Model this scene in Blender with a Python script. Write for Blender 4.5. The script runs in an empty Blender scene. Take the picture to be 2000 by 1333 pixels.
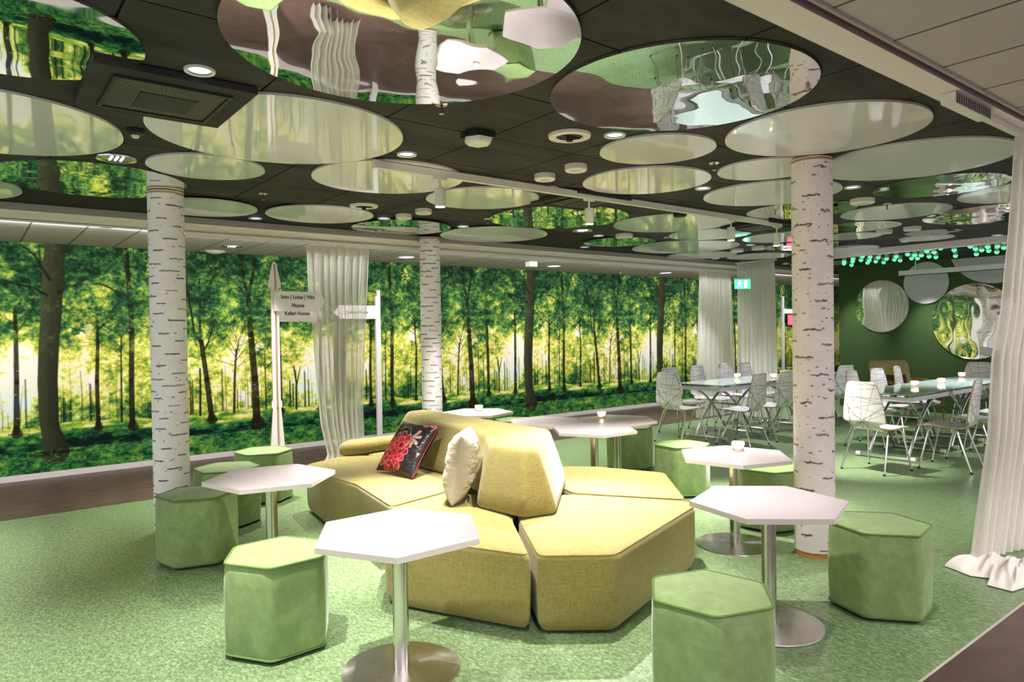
import bpy, bmesh, math, random
import numpy as np
from mathutils import Vector, Matrix
random.seed(7)
rng = np.random.default_rng(11)
C = bpy.context.scene.collection
sc = bpy.context.scene
PI = math.pi

# ------------------------------------------------------------------ camera
def look_axes(yaw, pitch, roll):
    y, p, r = [math.radians(a) for a in (yaw, pitch, roll)]
    fwd = Vector((math.cos(y)*math.cos(p), math.sin(y)*math.cos(p), math.sin(p)))
    right = Vector((math.sin(y), -math.cos(y), 0))
    up = right.cross(fwd)
    return (right*math.cos(r)+up*math.sin(r), -right*math.sin(r)+up*math.cos(r), fwd)
r_, u_, f_ = look_axes(51.889, -0.816, -0.8746)
cam_data = bpy.data.cameras.new('camera')
cam_data.sensor_width = 36; cam_data.sensor_fit = 'HORIZONTAL'
cam_data.lens = 1362/2000*36
cam_data.clip_start = 0.05
cam = bpy.data.objects.new('camera', cam_data); C.objects.link(cam)
cam.matrix_world = Matrix(((r_.x, u_.x, -f_.x, 0), (r_.y, u_.y, -f_.y, 0), (r_.z, u_.z, -f_.z, 1.5), (0, 0, 0, 1)))
sc.camera = cam

# ------------------------------------------------------------------ colour management
sc.view_settings.view_transform = 'Standard'
sc.view_settings.look = 'None'
sc.view_settings.exposure = 0.55
sc.view_settings.gamma = 1
sc.view_settings.use_curve_mapping = False

# ------------------------------------------------------------------ world: even pale fill light, let in through sides left without walls
world = bpy.data.worlds.new('world'); sc.world = world; world.use_nodes = True
bg = world.node_tree.nodes['Background']
bg.inputs[0].default_value = (1.0, 0.95, 0.97, 1); bg.inputs[1].default_value = 0.72

# ------------------------------------------------------------------ lamps
def spot(x, y, z, energy, angle=80, blend=0.6, color=(1, .95, .88), size=.03, target=None):
    l = bpy.data.lights.new('spot', 'SPOT'); l.energy = energy; l.spot_size = math.radians(angle)
    l.spot_blend = blend; l.color = color; l.shadow_soft_size = size
    o = bpy.data.objects.new('spot', l); C.objects.link(o); o.location = (x, y, z)
    d = Vector(target or (x, y, 0)) - Vector((x, y, z))
    o.rotation_euler = d.to_track_quat('-Z', 'Y').to_euler()
    return o
def area(x, y, z, sx, sy, e, col, rot=(0, 0, 0)):
    l = bpy.data.lights.new('area', 'AREA'); l.shape = 'RECTANGLE'; l.size = sx; l.size_y = sy; l.energy = e; l.color = col
    o = bpy.data.objects.new('area', l); C.objects.link(o); o.location = (x, y, z); o.rotation_euler = rot
    return o
WARM = (1, .93, .87); COOL = (.93, .96, 1)
DOWN = [(.79,3.08),(2.17,3.79),(2.92,2.75),(3.59,4.06),(3.19,6.03),(4.12,6.05),(2.18,6.67),(5.86,5.80),
        (6.50,6.69),(9.39,6.71),(4.59,3.39),(5.57,2.69),(8.27,5.36),(11.31,6.64),(9.76,4.02),(10.14,3.10)]
for x, y in DOWN:
    spot(x, y, 2.575, 300 if x > .8 and x < 5 else 430 if x < .8 else 200, 74, .95, WARM if x < 6.2 else COOL, .03)
# extra unseen downlights added around the foreground and left, without fixtures
for x, y, e in ((.2, 1.9, 380), (1.6, 1.75, 160), (-.9, 4.4, 380), (-.6, 6.0, 300), (3.6, 1.55, 70)):
    spot(x, y, 2.58, e, 66, .95, WARM, .03)
TRACK = [(2.54, 4.0, (2.25, 4.2, .4)), (3.94, 4.0, (3.1, 3.15, .4)), (5.85, 4.0, (5.3, 3.5, 0)), (6.65, 4.0, (7.5, 3.6, 0))]
for x, y, t in TRACK:
    spot(x, y - .02, 2.33, 620, 44, 1, WARM, .03, t)
for x in (2.41, 4.68, 7.32, 10.02, -.1, 12.6):
    spot(x, 8.2, 2.50, 26, 130, .9, COOL, .05)
# wash strips added to brighten the mural, no fixture behind the trim
for x0_ in (-.5, 2.6, 5.7, 8.8, 11.9, 15.0):
    area(x0_, 7.36, 2.49, 3.0, .08, 24, (1, .98, .95), (math.radians(38), 0, 0))
for x, y, t, e in ((12.35, 5.0, (13, 4.95, 1.0), 22), (12.3, 6.2, (13, 6.2, 1.2), 16), (12.35, 3.6, (13, 3.5, 1.1), 18), (12.3, 4.4, (12.2, 4.2, 0), 16)):
    spot(x, y, 2.52, e*4.5, 52, 1, (1, .98, .85), .03, t)
# unseen area lamps added as soft fill behind and beside the camera
area(1.2, -1.6, 2.49, 3.0, 1.2, 50, (1, .97, .95))
area(7.0, -.4, 2.49, 5.0, .9, 110, (1, .97, .95))
area(-2.6, 4.5, 2.52, 1.2, 3.5, 50, (1, .97, .95))

# ------------------------------------------------------------------ materials
def srgb(c):
    c = [v/255 for v in c[:3]]
    return tuple((v/12.92 if v <= .04045 else ((v+.055)/1.055)**2.4) for v in c) + (1,)
class NT:
    def __init__(s, name):
        s.m = bpy.data.materials.new(name); s.m.use_nodes = True
        s.t = s.m.node_tree; s.n = s.t.nodes; s.l = s.t.links
        s.b = s.n['Principled BSDF']; s.out = s.n['Material Output']
    def node(s, typ, **k):
        n = s.n.new(typ)
        for a, v in k.items():
            if a.startswith('in_'): n.inputs[int(a[3:])].default_value = v
            else: setattr(n, a, v)
        return n
    def link(s, a, b): s.l.new(a, b)
    def noise(s, scale, detail=3, rough=.5, vec=None, dist=0):
        n = s.n.new('ShaderNodeTexNoise'); n.inputs['Scale'].default_value = scale
        n.inputs['Detail'].default_value = detail; n.inputs['Roughness'].default_value = rough; n.inputs['Distortion'].default_value = dist
        if vec is not None: s.link(vec, n.inputs['Vector'])
        return n.outputs['Fac']
    def obj(s, sx=1, sy=1, sz=1, rz=0):
        t = s.n.new('ShaderNodeTexCoord'); m = s.n.new('ShaderNodeMapping')
        m.inputs['Scale'].default_value = (sx, sy, sz); m.inputs['Rotation'].default_value = (0, 0, rz)
        s.link(t.outputs['Object'], m.inputs['Vector']); return m.outputs[0]
    def ramp(s, fac, stops):
        r = s.n.new('ShaderNodeValToRGB'); e = r.color_ramp.elements
        while len(e) < len(stops): e.new(.5)
        for el, (p, c) in zip(e, stops): el.position = p; el.color = c
        s.link(fac, r.inputs[0]); return r.outputs[0]
    def mix(s, f, a, b, mode='MIX'):
        m = s.n.new('ShaderNodeMix'); m.data_type = 'RGBA'; m.blend_type = mode
        for sock, v in ((m.inputs[0], f), (m.inputs[6], a), (m.inputs[7], b)):
            if hasattr(v, 'links') or hasattr(v, 'is_linked'): s.link(v, sock)
            else: sock.default_value = v
        return m.outputs[2]
    def bump(s, h, strength=.3, dist=.01):
        b = s.n.new('ShaderNodeBump'); b.inputs['Strength'].default_value = strength; b.inputs['Distance'].default_value = dist
        s.link(h, b.inputs['Height']); s.link(b.outputs[0], s.b.inputs['Normal'])
    def set(s, **k):
        names = {'col': 'Base Color', 'rough': 'Roughness', 'metal': 'Metallic', 'spec': 'Specular IOR Level', 'ior': 'IOR',
                 'coat': 'Coat Weight', 'coatr': 'Coat Roughness', 'trans': 'Transmission Weight', 'em': 'Emission Color', 'es': 'Emission Strength',
                 'alpha': 'Alpha', 'sheen': 'Sheen Weight', 'sheenr': 'Sheen Roughness'}
        for a, v in k.items():
            if hasattr(v, 'is_linked'): s.link(v, s.b.inputs[names[a]])
            else: s.b.inputs[names[a]].default_value = v
        return s.m
def plain(name, rgb, rough=.5, metal=0, spec=.5, var=.06, scale=8, **k):
    """solid colour with a faint procedural mottling"""
    m = NT(name); c = srgb(rgb); f = m.noise(scale, 2)
    lo = tuple(v*(1-var) for v in c[:3])+(1,); hi = tuple(min(1, v*(1+var)) for v in c[:3])+(1,)
    m.set(col=m.ramp(f, [(.3, lo), (.7, hi)]), rough=rough, metal=metal, spec=spec, **k); return m.m
def attr_mat(name, rough=.6, spec=.3, coat=0):
    m = NT(name); a = m.node('ShaderNodeAttribute', attribute_name='paint')
    m.set(col=a.outputs['Color'], rough=rough, spec=spec, coat=coat); return m.m

def m_floor():
    m = NT('green_vinyl'); v = m.obj()
    big = m.noise(1.1, 3, .6, v)
    fl = m.noise(70, 3, .75, m.obj(1, .5, 1, .5), .8)
    f2 = m.noise(230, 2, .6, v)
    c = m.ramp(fl, [(.38, srgb((58, 82, 50))), (.5, srgb((110, 132, 94))), (.62, srgb((166, 184, 146)))])
    c = m.mix(.25, c, m.ramp(f2, [(.35, srgb((60, 90, 56))), (.65, srgb((140, 172, 126)))]))
    c = m.mix(.35, c, m.ramp(big, [(.3, srgb((98, 124, 80))), (.7, srgb((114, 138, 88)))]))
    m.set(col=c, rough=.33, spec=.5); m.bump(fl, .05, .002); return m.m
def m_brown():
    m = NT('brown_linoleum'); f = m.noise(3.5, 6, .65, m.obj(1, 2.2, 1), .5); f2 = m.noise(40, 3)
    c = m.ramp(f, [(.3, srgb((64, 45, 44))), (.55, srgb((84, 62, 60))), (.75, srgb((104, 79, 76)))])
    c = m.mix(.2, c, m.ramp(f2, [(.3, srgb((62, 44, 44))), (.7, srgb((106, 82, 78)))]))
    m.set(col=c, rough=.38, spec=.4); return m.m
def m_ceiling():
    m = NT('black_ceiling_panel'); f = m.noise(2.2, 5, .6, m.obj(1, 2, 1)); f2 = m.noise(60, 2)
    c = m.ramp(f, [(.3, srgb((40, 38, 39))), (.7, srgb((70, 67, 68)))])
    c = m.mix(.25, c, m.ramp(f2, [(.3, srgb((38, 36, 37))), (.7, srgb((76, 73, 73)))]))
    m.set(col=c, rough=.75, spec=.2); return m.m
def m_metalceil():
    m = NT('grey_metal_ceiling'); v = m.obj()
    sep = m.node('ShaderNodeSeparateXYZ'); m.link(v, sep.inputs[0])
    a = m.node('ShaderNodeMath', operation='ADD'); a.inputs[1].default_value = .388+8.6; m.link(sep.outputs[0], a.inputs[0])
    md = m.node('ShaderNodeMath', operation='MODULO'); md.inputs[1].default_value = .43; m.link(a.outputs[0], md.inputs[0])
    c = m.ramp(md.outputs[0], [(0, srgb((96, 94, 88))), (.012, srgb((96, 94, 88))), (.016, srgb((186, 180, 180))), (1, srgb((176, 170, 170)))])
    m.set(col=c, rough=.7, spec=.06); m.bump(md.outputs[0], .1, .003); return m.m
def m_greenwall():
    m = NT('green_textile_wall'); f = m.noise(14, 5, .7, m.obj(1, 1, 5)); f2 = m.noise(120, 3, .6, m.obj(1, 1, 4))
    c = m.ramp(f, [(.3, srgb((40, 66, 32))), (.7, srgb((64, 94, 50)))])
    c = m.mix(.4, c, m.ramp(f2, [(.35, srgb((36, 60, 28))), (.65, srgb((78, 108, 60)))]))
    m.set(col=c, rough=.5, spec=.4, sheen=.2); m.bump(f2, .3, .004); return m.m
def m_sofa():
    m = NT('woven_lime_fabric'); v = m.obj()
    w1 = m.noise(26, 3, .7, m.obj(9, 9, .7)); w2 = m.noise(26, 3, .7, m.obj(.7, .7, 9))
    w3 = m.noise(26, 3, .7, m.obj(.7, 9, 3, .4)); big = m.noise(2.5, 2, .5, v)
    c1 = m.ramp(w1, [(.38, srgb((114, 104, 50))), (.62, srgb((172, 160, 96)))])
    c2 = m.ramp(w2, [(.38, srgb((112, 104, 50))), (.62, srgb((172, 160, 98)))])
    c = m.mix(.5, c1, c2); c3 = m.ramp(w3, [(.38, srgb((120, 110, 52))), (.62, srgb((168, 156, 90)))])
    c = m.mix(.3, c, c3); c = m.mix(.25, c, m.ramp(big, [(.3, srgb((134, 124, 66))), (.7, srgb((154, 143, 80)))]))
    m.set(col=c, rough=.85, spec=.15, sheen=.25, sheenr=.5); m.bump(w2, .2, .002); return m.m
def m_suede():
    m = NT('green_suede'); f = m.noise(7, 6, .62, m.obj(), .9); f2 = m.noise(26, 4, .6, m.obj(1, 1, .7), .3)
    c = m.ramp(f, [(.3, srgb((118, 142, 88))), (.5, srgb((130, 154, 98))), (.7, srgb((150, 172, 118)))])
    c = m.mix(.25, c, m.ramp(f2, [(.35, srgb((118, 142, 88))), (.65, srgb((152, 174, 120)))]))
    m.set(col=c, rough=.6, spec=.25, sheen=.35, sheenr=.35); m.bump(f, .18, .010); return m.m
def m_wave_mirror():
    m = NT('wavy_mirror'); f = m.noise(2.3, 1, .4, m.obj())
    m.set(col=(.88, .89, .88, 1), rough=.015, metal=1); m.bump(f, .5, .012); return m.m
def m_white_disc():
    m = NT('white_gloss_acrylic'); f = m.noise(3.0, 1, .4, m.obj())
    m.set(col=srgb((218, 217, 224)), rough=.03, spec=.8, ior=1.5); m.bump(f, .12, .01); return m.m
def m_brushed():
    m = NT('brushed_steel'); f = m.noise(3, 2, .5)
    m.set(col=(.66, .64, .61, 1), metal=1, rough=m.ramp(f, [(.3, (.22,)*3+(1,)), (.7, (.26,)*3+(1,))])); m.b.inputs['Anisotropic'].default_value = .7
    tg = m.node('ShaderNodeTangent', direction_type='RADIAL', axis='Z'); m.link(tg.outputs[0], m.b.inputs['Tangent']); return m.m
def m_base():
    m = NT('brushed_steel_plate'); f = m.noise(9, 3, .6)
    m.set(col=(.62, .60, .58, 1), metal=1, rough=m.ramp(f, [(.3, (.2,)*3+(1,)), (.7, (.28,)*3+(1,))])); m.b.inputs['Anisotropic'].default_value = .85
    tg = m.node('ShaderNodeTangent', direction_type='RADIAL', axis='Z'); m.link(tg.outputs[0], m.b.inputs['Tangent']); return m.m
def m_sheer(name='sheer_voile', dens=.5, col=(236, 233, 226)):
    m = NT(name); t = m.node('ShaderNodeBsdfTransparent')
    d = m.node('ShaderNodeBsdfDiffuse'); d.inputs[0].default_value = srgb(col)
    tr = m.node('ShaderNodeBsdfTranslucent'); tr.inputs[0].default_value = srgb(col)
    a = m.node('ShaderNodeMixShader'); a.inputs[0].default_value = .45; m.link(d.outputs[0], a.inputs[1]); m.link(tr.outputs[0], a.inputs[2])
    b = m.node('ShaderNodeMixShader')
    lw = m.node('ShaderNodeLayerWeight'); lw.inputs[0].default_value = .35
    f = m.noise(160, 2, .5, m.obj(1, 1, .02))
    ma = m.node('ShaderNodeMath', operation='MULTIPLY_ADD'); ma.inputs[1].default_value = .75; ma.inputs[2].default_value = dens-.12; m.link(lw.outputs['Facing'], ma.inputs[0])
    mb = m.node('ShaderNodeMath', operation='MULTIPLY_ADD'); mb.inputs[1].default_value = .25; m.link(f, mb.inputs[0]); m.link(ma.outputs[0], mb.inputs[2])
    mb.use_clamp = True
    m.link(mb.outputs[0], b.inputs[0]); m.link(t.outputs[0], b.inputs[1]); m.link(a.outputs[0], b.inputs[2]); m.link(b.outputs[0], m.out.inputs[0])
    return m.m
def m_glass(name, col=(1, 1, 1, 1), rough=.02):
    m = NT(name); m.set(col=col, rough=rough, trans=1, ior=1.45); return m.m
def m_votive():
    m = NT('pressed_glass'); t = m.node('ShaderNodeBsdfTransparent'); d = m.node('ShaderNodeBsdfTranslucent'); d.inputs[0].default_value = (1, .93, .88, 1)
    g = m.node('ShaderNodeBsdfGlossy'); g.inputs['Roughness'].default_value = .05; fr = m.node('ShaderNodeFresnel')
    a = m.node('ShaderNodeMixShader'); a.inputs[0].default_value = .45; m.link(t.outputs[0], a.inputs[1]); m.link(d.outputs[0], a.inputs[2])
    b = m.node('ShaderNodeMixShader'); m.link(fr.outputs[0], b.inputs[0]); m.link(a.outputs[0], b.inputs[1]); m.link(g.outputs[0], b.inputs[2]); m.link(b.outputs[0], m.out.inputs[0]); return m.m
def m_emit(name, rgb, s):
    m = NT(name); m.set(col=srgb(rgb), em=srgb(rgb), es=s); return m.m
M = dict(
    floor=m_floor(), brown=m_brown(), ceil=m_ceiling(), metalceil=m_metalceil(), greenwall=m_greenwall(), sofa=m_sofa(), suede=m_suede(),
    mirror=m_wave_mirror(), disc=m_white_disc(), steel=m_brushed(), base=m_base(), voile=m_sheer(), hem=plain('bunched_voile', (226, 218, 214), .9, var=.03), voile3=m_sheer('near_voile', .70, (246, 240, 236)), voile2=m_sheer('dense_voile', .84, (240, 236, 230)),
    piping=plain('green_piping', (92, 124, 56), .7), white=plain('white_laminate', (190, 179, 185), .35, spec=.4, var=.02),
    edge=plain('white_edge_band', (214, 206, 200), .45, var=.03), beam=plain('white_painted_trim', (232, 222, 222), .5, var=.03),
    beamgrey=plain('grey_trim', (160, 156, 152), .5, var=.04), black=plain('black_metal', (28, 27, 26), .5), groove=plain('dark_groove', (14, 14, 13), .9),
    rubber=plain('black_rubber', (22, 22, 22), .8), chrome=plain('chrome', (232, 232, 234), .16, 1, var=.01), ply=plain('plywood_edge', (176, 140, 104), .6),
    wood=plain('oiled_wood', (186, 132, 76), .45, var=.2, scale=5), plastic=plain('white_plastic', (226, 224, 216), .4, var=.02),
    cream=plain('cream_linen', (186, 176, 158), .9, var=.05, scale=30), greyframe=plain('satin_aluminium', (206, 204, 208), .35, .1),
    olive=plain('olive_wool', (184, 172, 118), .9, scale=40), darkbrown=plain('brown_cushion_fabric', (84, 56, 44), .8),
    glasstop=plain('frosted_green_glass', (214, 232, 224), .06, spec=.8, var=.02, ior=1.5, coat=.4, coatr=.03),
    glassedge=plain('green_glass_edge', (92, 140, 122), .1), strip=plain('floor_seam', (182, 176, 166), .5),
    clear=m_glass('clear_glass'), votive=m_votive(), wax=plain('candle_wax', (240, 224, 206), .5),
    flame=m_emit('candle_flame', (255, 196, 130), 14), lens=m_emit('downlight_lens', (214, 214, 255), 1.2), hot=m_emit('spot_lens', (255, 244, 226), 14),
    led=m_emit('green_led', (90, 235, 160), 1.0), exitg=m_emit('exit_green', (90, 226, 170), 1.1), exitw=m_emit('exit_white', (235, 255, 246), 1.6),
    screen=m_emit('pink_screen', (214, 92, 110), .9), lampwhite=m_emit('lit_panel', (255, 250, 250), 1.5), red=plain('red_piping', (168, 16, 42), .6),
    ink=plain('black_ink', (24, 22, 24), .6), inkgrey=plain('grey_ink', (120, 112, 110), .6), redglass=plain('sprinkler_red', (120, 40, 30), .3),
    grille=plain('grey_grille', (104, 101, 96), .6), posts=plain('white_post_paint', (236, 231, 236), .45, var=.02), cap=plain('light_grey_cap', (200, 196, 190), .5),
    dishtop=attr_mat('printed_laminate', .3, .5, .3), forest=attr_mat('forest_print', .7, .12), bark=attr_mat('birch_print', .45, .35), satin=attr_mat('embroidered_satin', .35, .5),
)

# ------------------------------------------------------------------ mesh helpers
class MB:
    def __init__(s): s.v = []; s.f = []; s.mi = []
    def add(s, verts, faces, mi=0):
        o = len(s.v); s.v += [tuple(map(float, p)) for p in verts]; s.f += [tuple(i+o for i in f) for f in faces]; s.mi += [mi]*len(faces); return s
    def box(s, x0, x1, y0, y1, z0, z1, mi=0):
        v = [(x, y, z) for z in (z0, z1) for x, y in ((x0, y0), (x1, y0), (x1, y1), (x0, y1))]
        return s.add(v, [(3, 2, 1, 0), (4, 5, 6, 7), (0, 1, 5, 4), (1, 2, 6, 5), (2, 3, 7, 6), (3, 0, 4, 7)], mi)
    def rings(s, rings, mi=0, cap0=True, cap1=True, closed=True):
        o = len(s.v); n = len(rings[0])
        for r in rings: s.v += [tuple(map(float, p)) for p in r]
        k = n if closed else n-1
        for a in range(len(rings)-1):
            for i in range(k):
                j = (i+1) % n; s.f.append((o+a*n+i, o+a*n+j, o+(a+1)*n+j, o+(a+1)*n+i)); s.mi.append(mi)
        if cap0: s.f.append(tuple(o+i for i in reversed(range(n)))); s.mi.append(mi)
        if cap1: s.f.append(tuple(o+(len(rings)-1)*n+i for i in range(n))); s.mi.append(mi)
        return s
    def lathe(s, prof, n=24, c=(0, 0), mi=0, caps=True):
        return s.rings([[(c[0]+r*math.cos(2*PI*i/n), c[1]+r*math.sin(2*PI*i/n), z) for i in range(n)] for r, z in prof], mi, caps, caps)
    def tube(s, path, r, n=8, mi=0):
        P = [Vector(p) for p in path]; rings = []; up = None
        for i, p in enumerate(P):
            d = (P[min(i+1, len(P)-1)]-P[max(i-1, 0)]).normalized()
            if up is None: up = Vector((0, 0, 1)) if abs(d.z) < .9 else Vector((1, 0, 0))
            a = d.cross(up).normalized(); b = a.cross(d).normalized(); up = b
            rr = r[i] if isinstance(r, (list, tuple)) else r
            rings.append([tuple(p+(a*math.cos(2*PI*k/n)+b*math.sin(2*PI*k/n))*rr) for k in range(n)])
        return s.rings(rings, mi)
    def build(s, name, mats, parent=None, smooth=40, at=None):
        me = bpy.data.meshes.new(name); me.from_pydata(s.v, [], s.f); 
        for m in (mats if isinstance(mats, (list, tuple)) else [mats]): me.materials.append(m)
        me.polygons.foreach_set('material_index', s.mi); me.validate(); me.update()
        bm = bmesh.new(); bm.from_mesh(me); bmesh.ops.recalc_face_normals(bm, faces=bm.faces); bm.to_mesh(me); bm.free()
        if smooth:
            me.polygons.foreach_set('use_smooth', [True]*len(me.polygons)); me.set_sharp_from_angle(angle=math.radians(smooth))
        o = bpy.data.objects.new(name, me); C.objects.link(o)
        if parent: o.parent = parent
        if at: o.location = at
        return o
def grid_mesh(name, P, mat, colors=None, parent=None, closed_u=False, smooth=True, both=None):
    """P: array (rows, cols, 3); colors: same shape rgb linear"""
    R, K, _ = P.shape; me = bpy.data.meshes.new(name)
    idx = np.arange(R*K).reshape(R, K)
    if closed_u: nx = np.roll(idx, -1, 1); a, b, c, d = idx[:-1], nx[:-1], nx[1:], idx[1:]
    else: a, b, c, d = idx[:-1, :-1], idx[:-1, 1:], idx[1:, 1:], idx[1:, :-1]
    F = np.stack([a.ravel(), b.ravel(), c.ravel(), d.ravel()], 1).astype(np.int32)
    me.vertices.add(R*K); me.vertices.foreach_set('co', P.reshape(-1).astype(np.float32))
    me.loops.add(F.size); me.loops.foreach_set('vertex_index', F.ravel())
    me.polygons.add(len(F)); me.polygons.foreach_set('loop_start', np.arange(0, F.size, 4, dtype=np.int32)); 
    me.polygons.foreach_set('use_smooth', np.full(len(F), smooth))
    me.update(calc_edges=True)
    if colors is not None:
        at = me.color_attributes.new('paint', 'FLOAT_COLOR', 'POINT')
        c4 = np.ones((R*K, 4), np.float32); c4[:, :3] = colors.reshape(-1, 3); at.data.foreach_set('color', c4.ravel())
    me.materials.append(mat); me.validate()
    o = bpy.data.objects.new(name, me); C.objects.link(o)
    if parent: o.parent = parent
    return o
def tag(o, label=None, cat=None, group=None, kind=None):
    if label: o['label'] = label
    if cat: o['category'] = cat
    if group: o['group'] = group
    if kind: o['kind'] = kind
    return o
def thing(name, label, cat, loc=(0, 0, 0), rz=0, group=None):
    o = bpy.data.objects.new(name, None); C.objects.link(o); o.location = loc; o.rotation_euler = (0, 0, rz); o.empty_display_size = .05
    return tag(o, label, cat, group)
def struct(o): o['kind'] = 'structure'; return o
def kids(o): return [c for c in bpy.data.objects if c.parent is o]
def dup(o, loc, rz=0, label=None, group=None, parent=None):
    c = o.copy(); C.objects.link(c); c.parent = parent
    if parent is None: c.location = loc; c.rotation_euler = (0, 0, rz)
    if label: c['label'] = label
    if group: c['group'] = group
    for k in kids(o): dup(k, None, parent=c)
    return c
def offset_poly(poly, d):
    """inset a CCW polygon by d (positive = inwards)"""
    n = len(poly); out = []
    for i in range(n):
        a, b, c = Vector(poly[i-1]), Vector(poly[i]), Vector(poly[(i+1) % n])
        e1 = (b-a).normalized(); e2 = (c-b).normalized()
        n1 = Vector((-e1.y, e1.x)); n2 = Vector((-e2.y, e2.x))
        k = 1+n1.dot(n2); out.append(b+(n1+n2)*(d/max(k, .3)))
    return out
def fillet(poly, r, seg=4):
    n = len(poly); out = []
    for i in range(n):
        a, b, c = Vector(poly[i-1]), Vector(poly[i]), Vector(poly[(i+1) % n])
        la, lc = (a-b).length, (c-b).length; t = min(r, la*.45, lc*.45)
        p, q = b+(a-b).normalized()*t, b+(c-b).normalized()*t
        for k in range(seg+1):
            u = k/seg; out.append(p*(1-u)**2+b*2*u*(1-u)+q*u*u)
    return out
def soft_prism(mb, poly, prof, r=.05, seg=4, mi=0, cap_in=.0):
    """prof: list of (z, inset); rounded corners"""
    rings = [[(p.x, p.y, z) for p in fillet(offset_poly(poly, d), max(.004, r-d*.5), seg)] for z, d in prof]
    return mb.rings(rings, mi)

# ------------------------------------------------------------------ procedural painting helpers (plain numpy)
def lin(c): return np.array(srgb(c)[:3])
def vnoise(h, w, ch, cw, seed, periodic=True):
    g = np.random.default_rng(seed).random((ch+3, cw if periodic else cw+3))
    y = np.linspace(0, ch, h, endpoint=False); x = np.linspace(0, cw, w, endpoint=False)
    yi = y.astype(int); xi = x.astype(int); fy = y-yi; fx = x-xi
    fy = (fy*fy*(3-2*fy))[:, None]; fx = (fx*fx*(3-2*fx))[None]
    W = g.shape[1]
    a = g[np.ix_(yi, xi % W)]; b = g[np.ix_(yi, (xi+1) % W)]; c = g[np.ix_(yi+1, xi % W)]; d = g[np.ix_(yi+1, (xi+1) % W)]
    return (a*(1-fx)+b*fx)*(1-fy)+(c*(1-fx)+d*fx)*fy
def fbm(h, w, ch, cw, oct, seed, gain=.55):
    s = 0; a = 1; t = 0
    for o in range(oct):
        s = s+a*vnoise(h, w, ch*2**o, cw*2**o, seed+o*17); t += a; a *= gain
    return s/t
class Canvas:
    def __init__(s, w_m, z0, z1, step, periodic=True):
        s.W = int(round(w_m/step)); s.H = int(round((z1-z0)/step)); s.w = w_m; s.z0 = z0; s.z1 = z1
        s.u = (np.arange(s.W)+.5)/s.W*w_m; s.z = z0+(np.arange(s.H)+.5)/s.H*(z1-z0); s.img = np.zeros((s.H, s.W, 3)); s.periodic = periodic
    def seg(s, p, q, wa, wb, col, alpha=1., soft=.004, tex=None):
        (x0, z0), (x1, z1) = p, q; m = max(wa, wb)+soft*2
        for sh in ((-s.w, 0, s.w) if s.periodic else (0,)):
            a0, a1 = x0+sh, x1+sh
            i0 = max(0, int((min(a0, a1)-m)/s.w*s.W)); i1 = min(s.W, int((max(a0, a1)+m)/s.w*s.W)+2)
            j0 = max(0, int((min(z0, z1)-m-s.z0)/(s.z1-s.z0)*s.H)); j1 = min(s.H, int((max(z0, z1)+m-s.z0)/(s.z1-s.z0)*s.H)+2)
            if i1 <= i0 or j1 <= j0: continue
            U, Z = np.meshgrid(s.u[i0:i1], s.z[j0:j1]); dx, dz = a1-a0, z1-z0; L = dx*dx+dz*dz+1e-9
            t = np.clip(((U-a0)*dx+(Z-z0)*dz)/L, 0, 1); d = np.hypot(U-a0-t*dx, Z-z0-t*dz); w = (wa+(wb-wa)*t)/2
            k = np.clip((w-d)/soft+.5, 0, 1)*alpha
            cc = np.asarray(col, float)
            if tex is not None: cc = cc*(1+tex*np.clip((U-a0-t*dx)/np.maximum(w, .003), -1, 1))[..., None]
            s.img[j0:j1, i0:i1] = s.img[j0:j1, i0:i1]*(1-k[..., None])+cc*k[..., None]
    def line(s, pts, wa, wb, col, **k):
        n = len(pts)-1
        for i in range(n): s.seg(pts[i], pts[i+1], wa+(wb-wa)*i/n, wa+(wb-wa)*(i+1)/n, col, **k)
    def ell(s, x, z, rx, rz, col, alpha=1., soft=.25):
        for sh in ((-s.w, 0, s.w) if s.periodic else (0,)):
            i0 = max(0, int((x+sh-rx)/s.w*s.W)); i1 = min(s.W, int((x+sh+rx)/s.w*s.W)+2)
            j0 = max(0, int((z-rz-s.z0)/(s.z1-s.z0)*s.H)); j1 = min(s.H, int((z+rz-s.z0)/(s.z1-s.z0)*s.H)+2)
            if i1 <= i0 or j1 <= j0: continue
            U, Z = np.meshgrid(s.u[i0:i1], s.z[j0:j1]); d = np.hypot((U-x-sh)/rx, (Z-z)/rz)
            k = np.clip((1-d)/soft, 0, 1)*alpha
            s.img[j0:j1, i0:i1] = s.img[j0:j1, i0:i1]*(1-k[..., None])+np.asarray(col)*k[..., None]
    def sample(s, u, z):
        x = u/s.w*s.W-.5; y = np.clip((z-s.z0)/(s.z1-s.z0)*s.H-.5, 0, s.H-1.001)
        xi = np.floor(x).astype(int); fx = (x-xi)[..., None]; yi = y.astype(int); fy = (y-yi)[..., None]
        m = (lambda i: i % s.W) if s.periodic else (lambda i: np.clip(i, 0, s.W-1))
        I = s.img
        return (I[yi, m(xi)]*(1-fx)+I[yi, m(xi+1)]*fx)*(1-fy)+(I[yi+1, m(xi)]*(1-fx)+I[yi+1, m(xi+1)]*fx)*fy

# ------------------------------------------------------------------ room shell
YL, YR, XE, YW, XW = 7.10, 1.25, 10.3, 8.974, 13.0
ZC, ZF = 2.61, 2.515
struct(MB().box(-6, XW+5, YR, YL, -.1, 0).build('floor', M['floor'], smooth=0))
struct(MB().box(-6, XW+5, YL+.004, YW+.1, -.1, 0).build('floor', M['brown'], smooth=0))
struct(MB().box(-6, XW+5, -6, YR-.012, -.1, 0).build('floor', M['brown'], smooth=0))
struct(MB().box(-6, XW+5, YR-.012, YR, -.1, .0015).build('trim_1', M['strip'], smooth=0))

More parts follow.
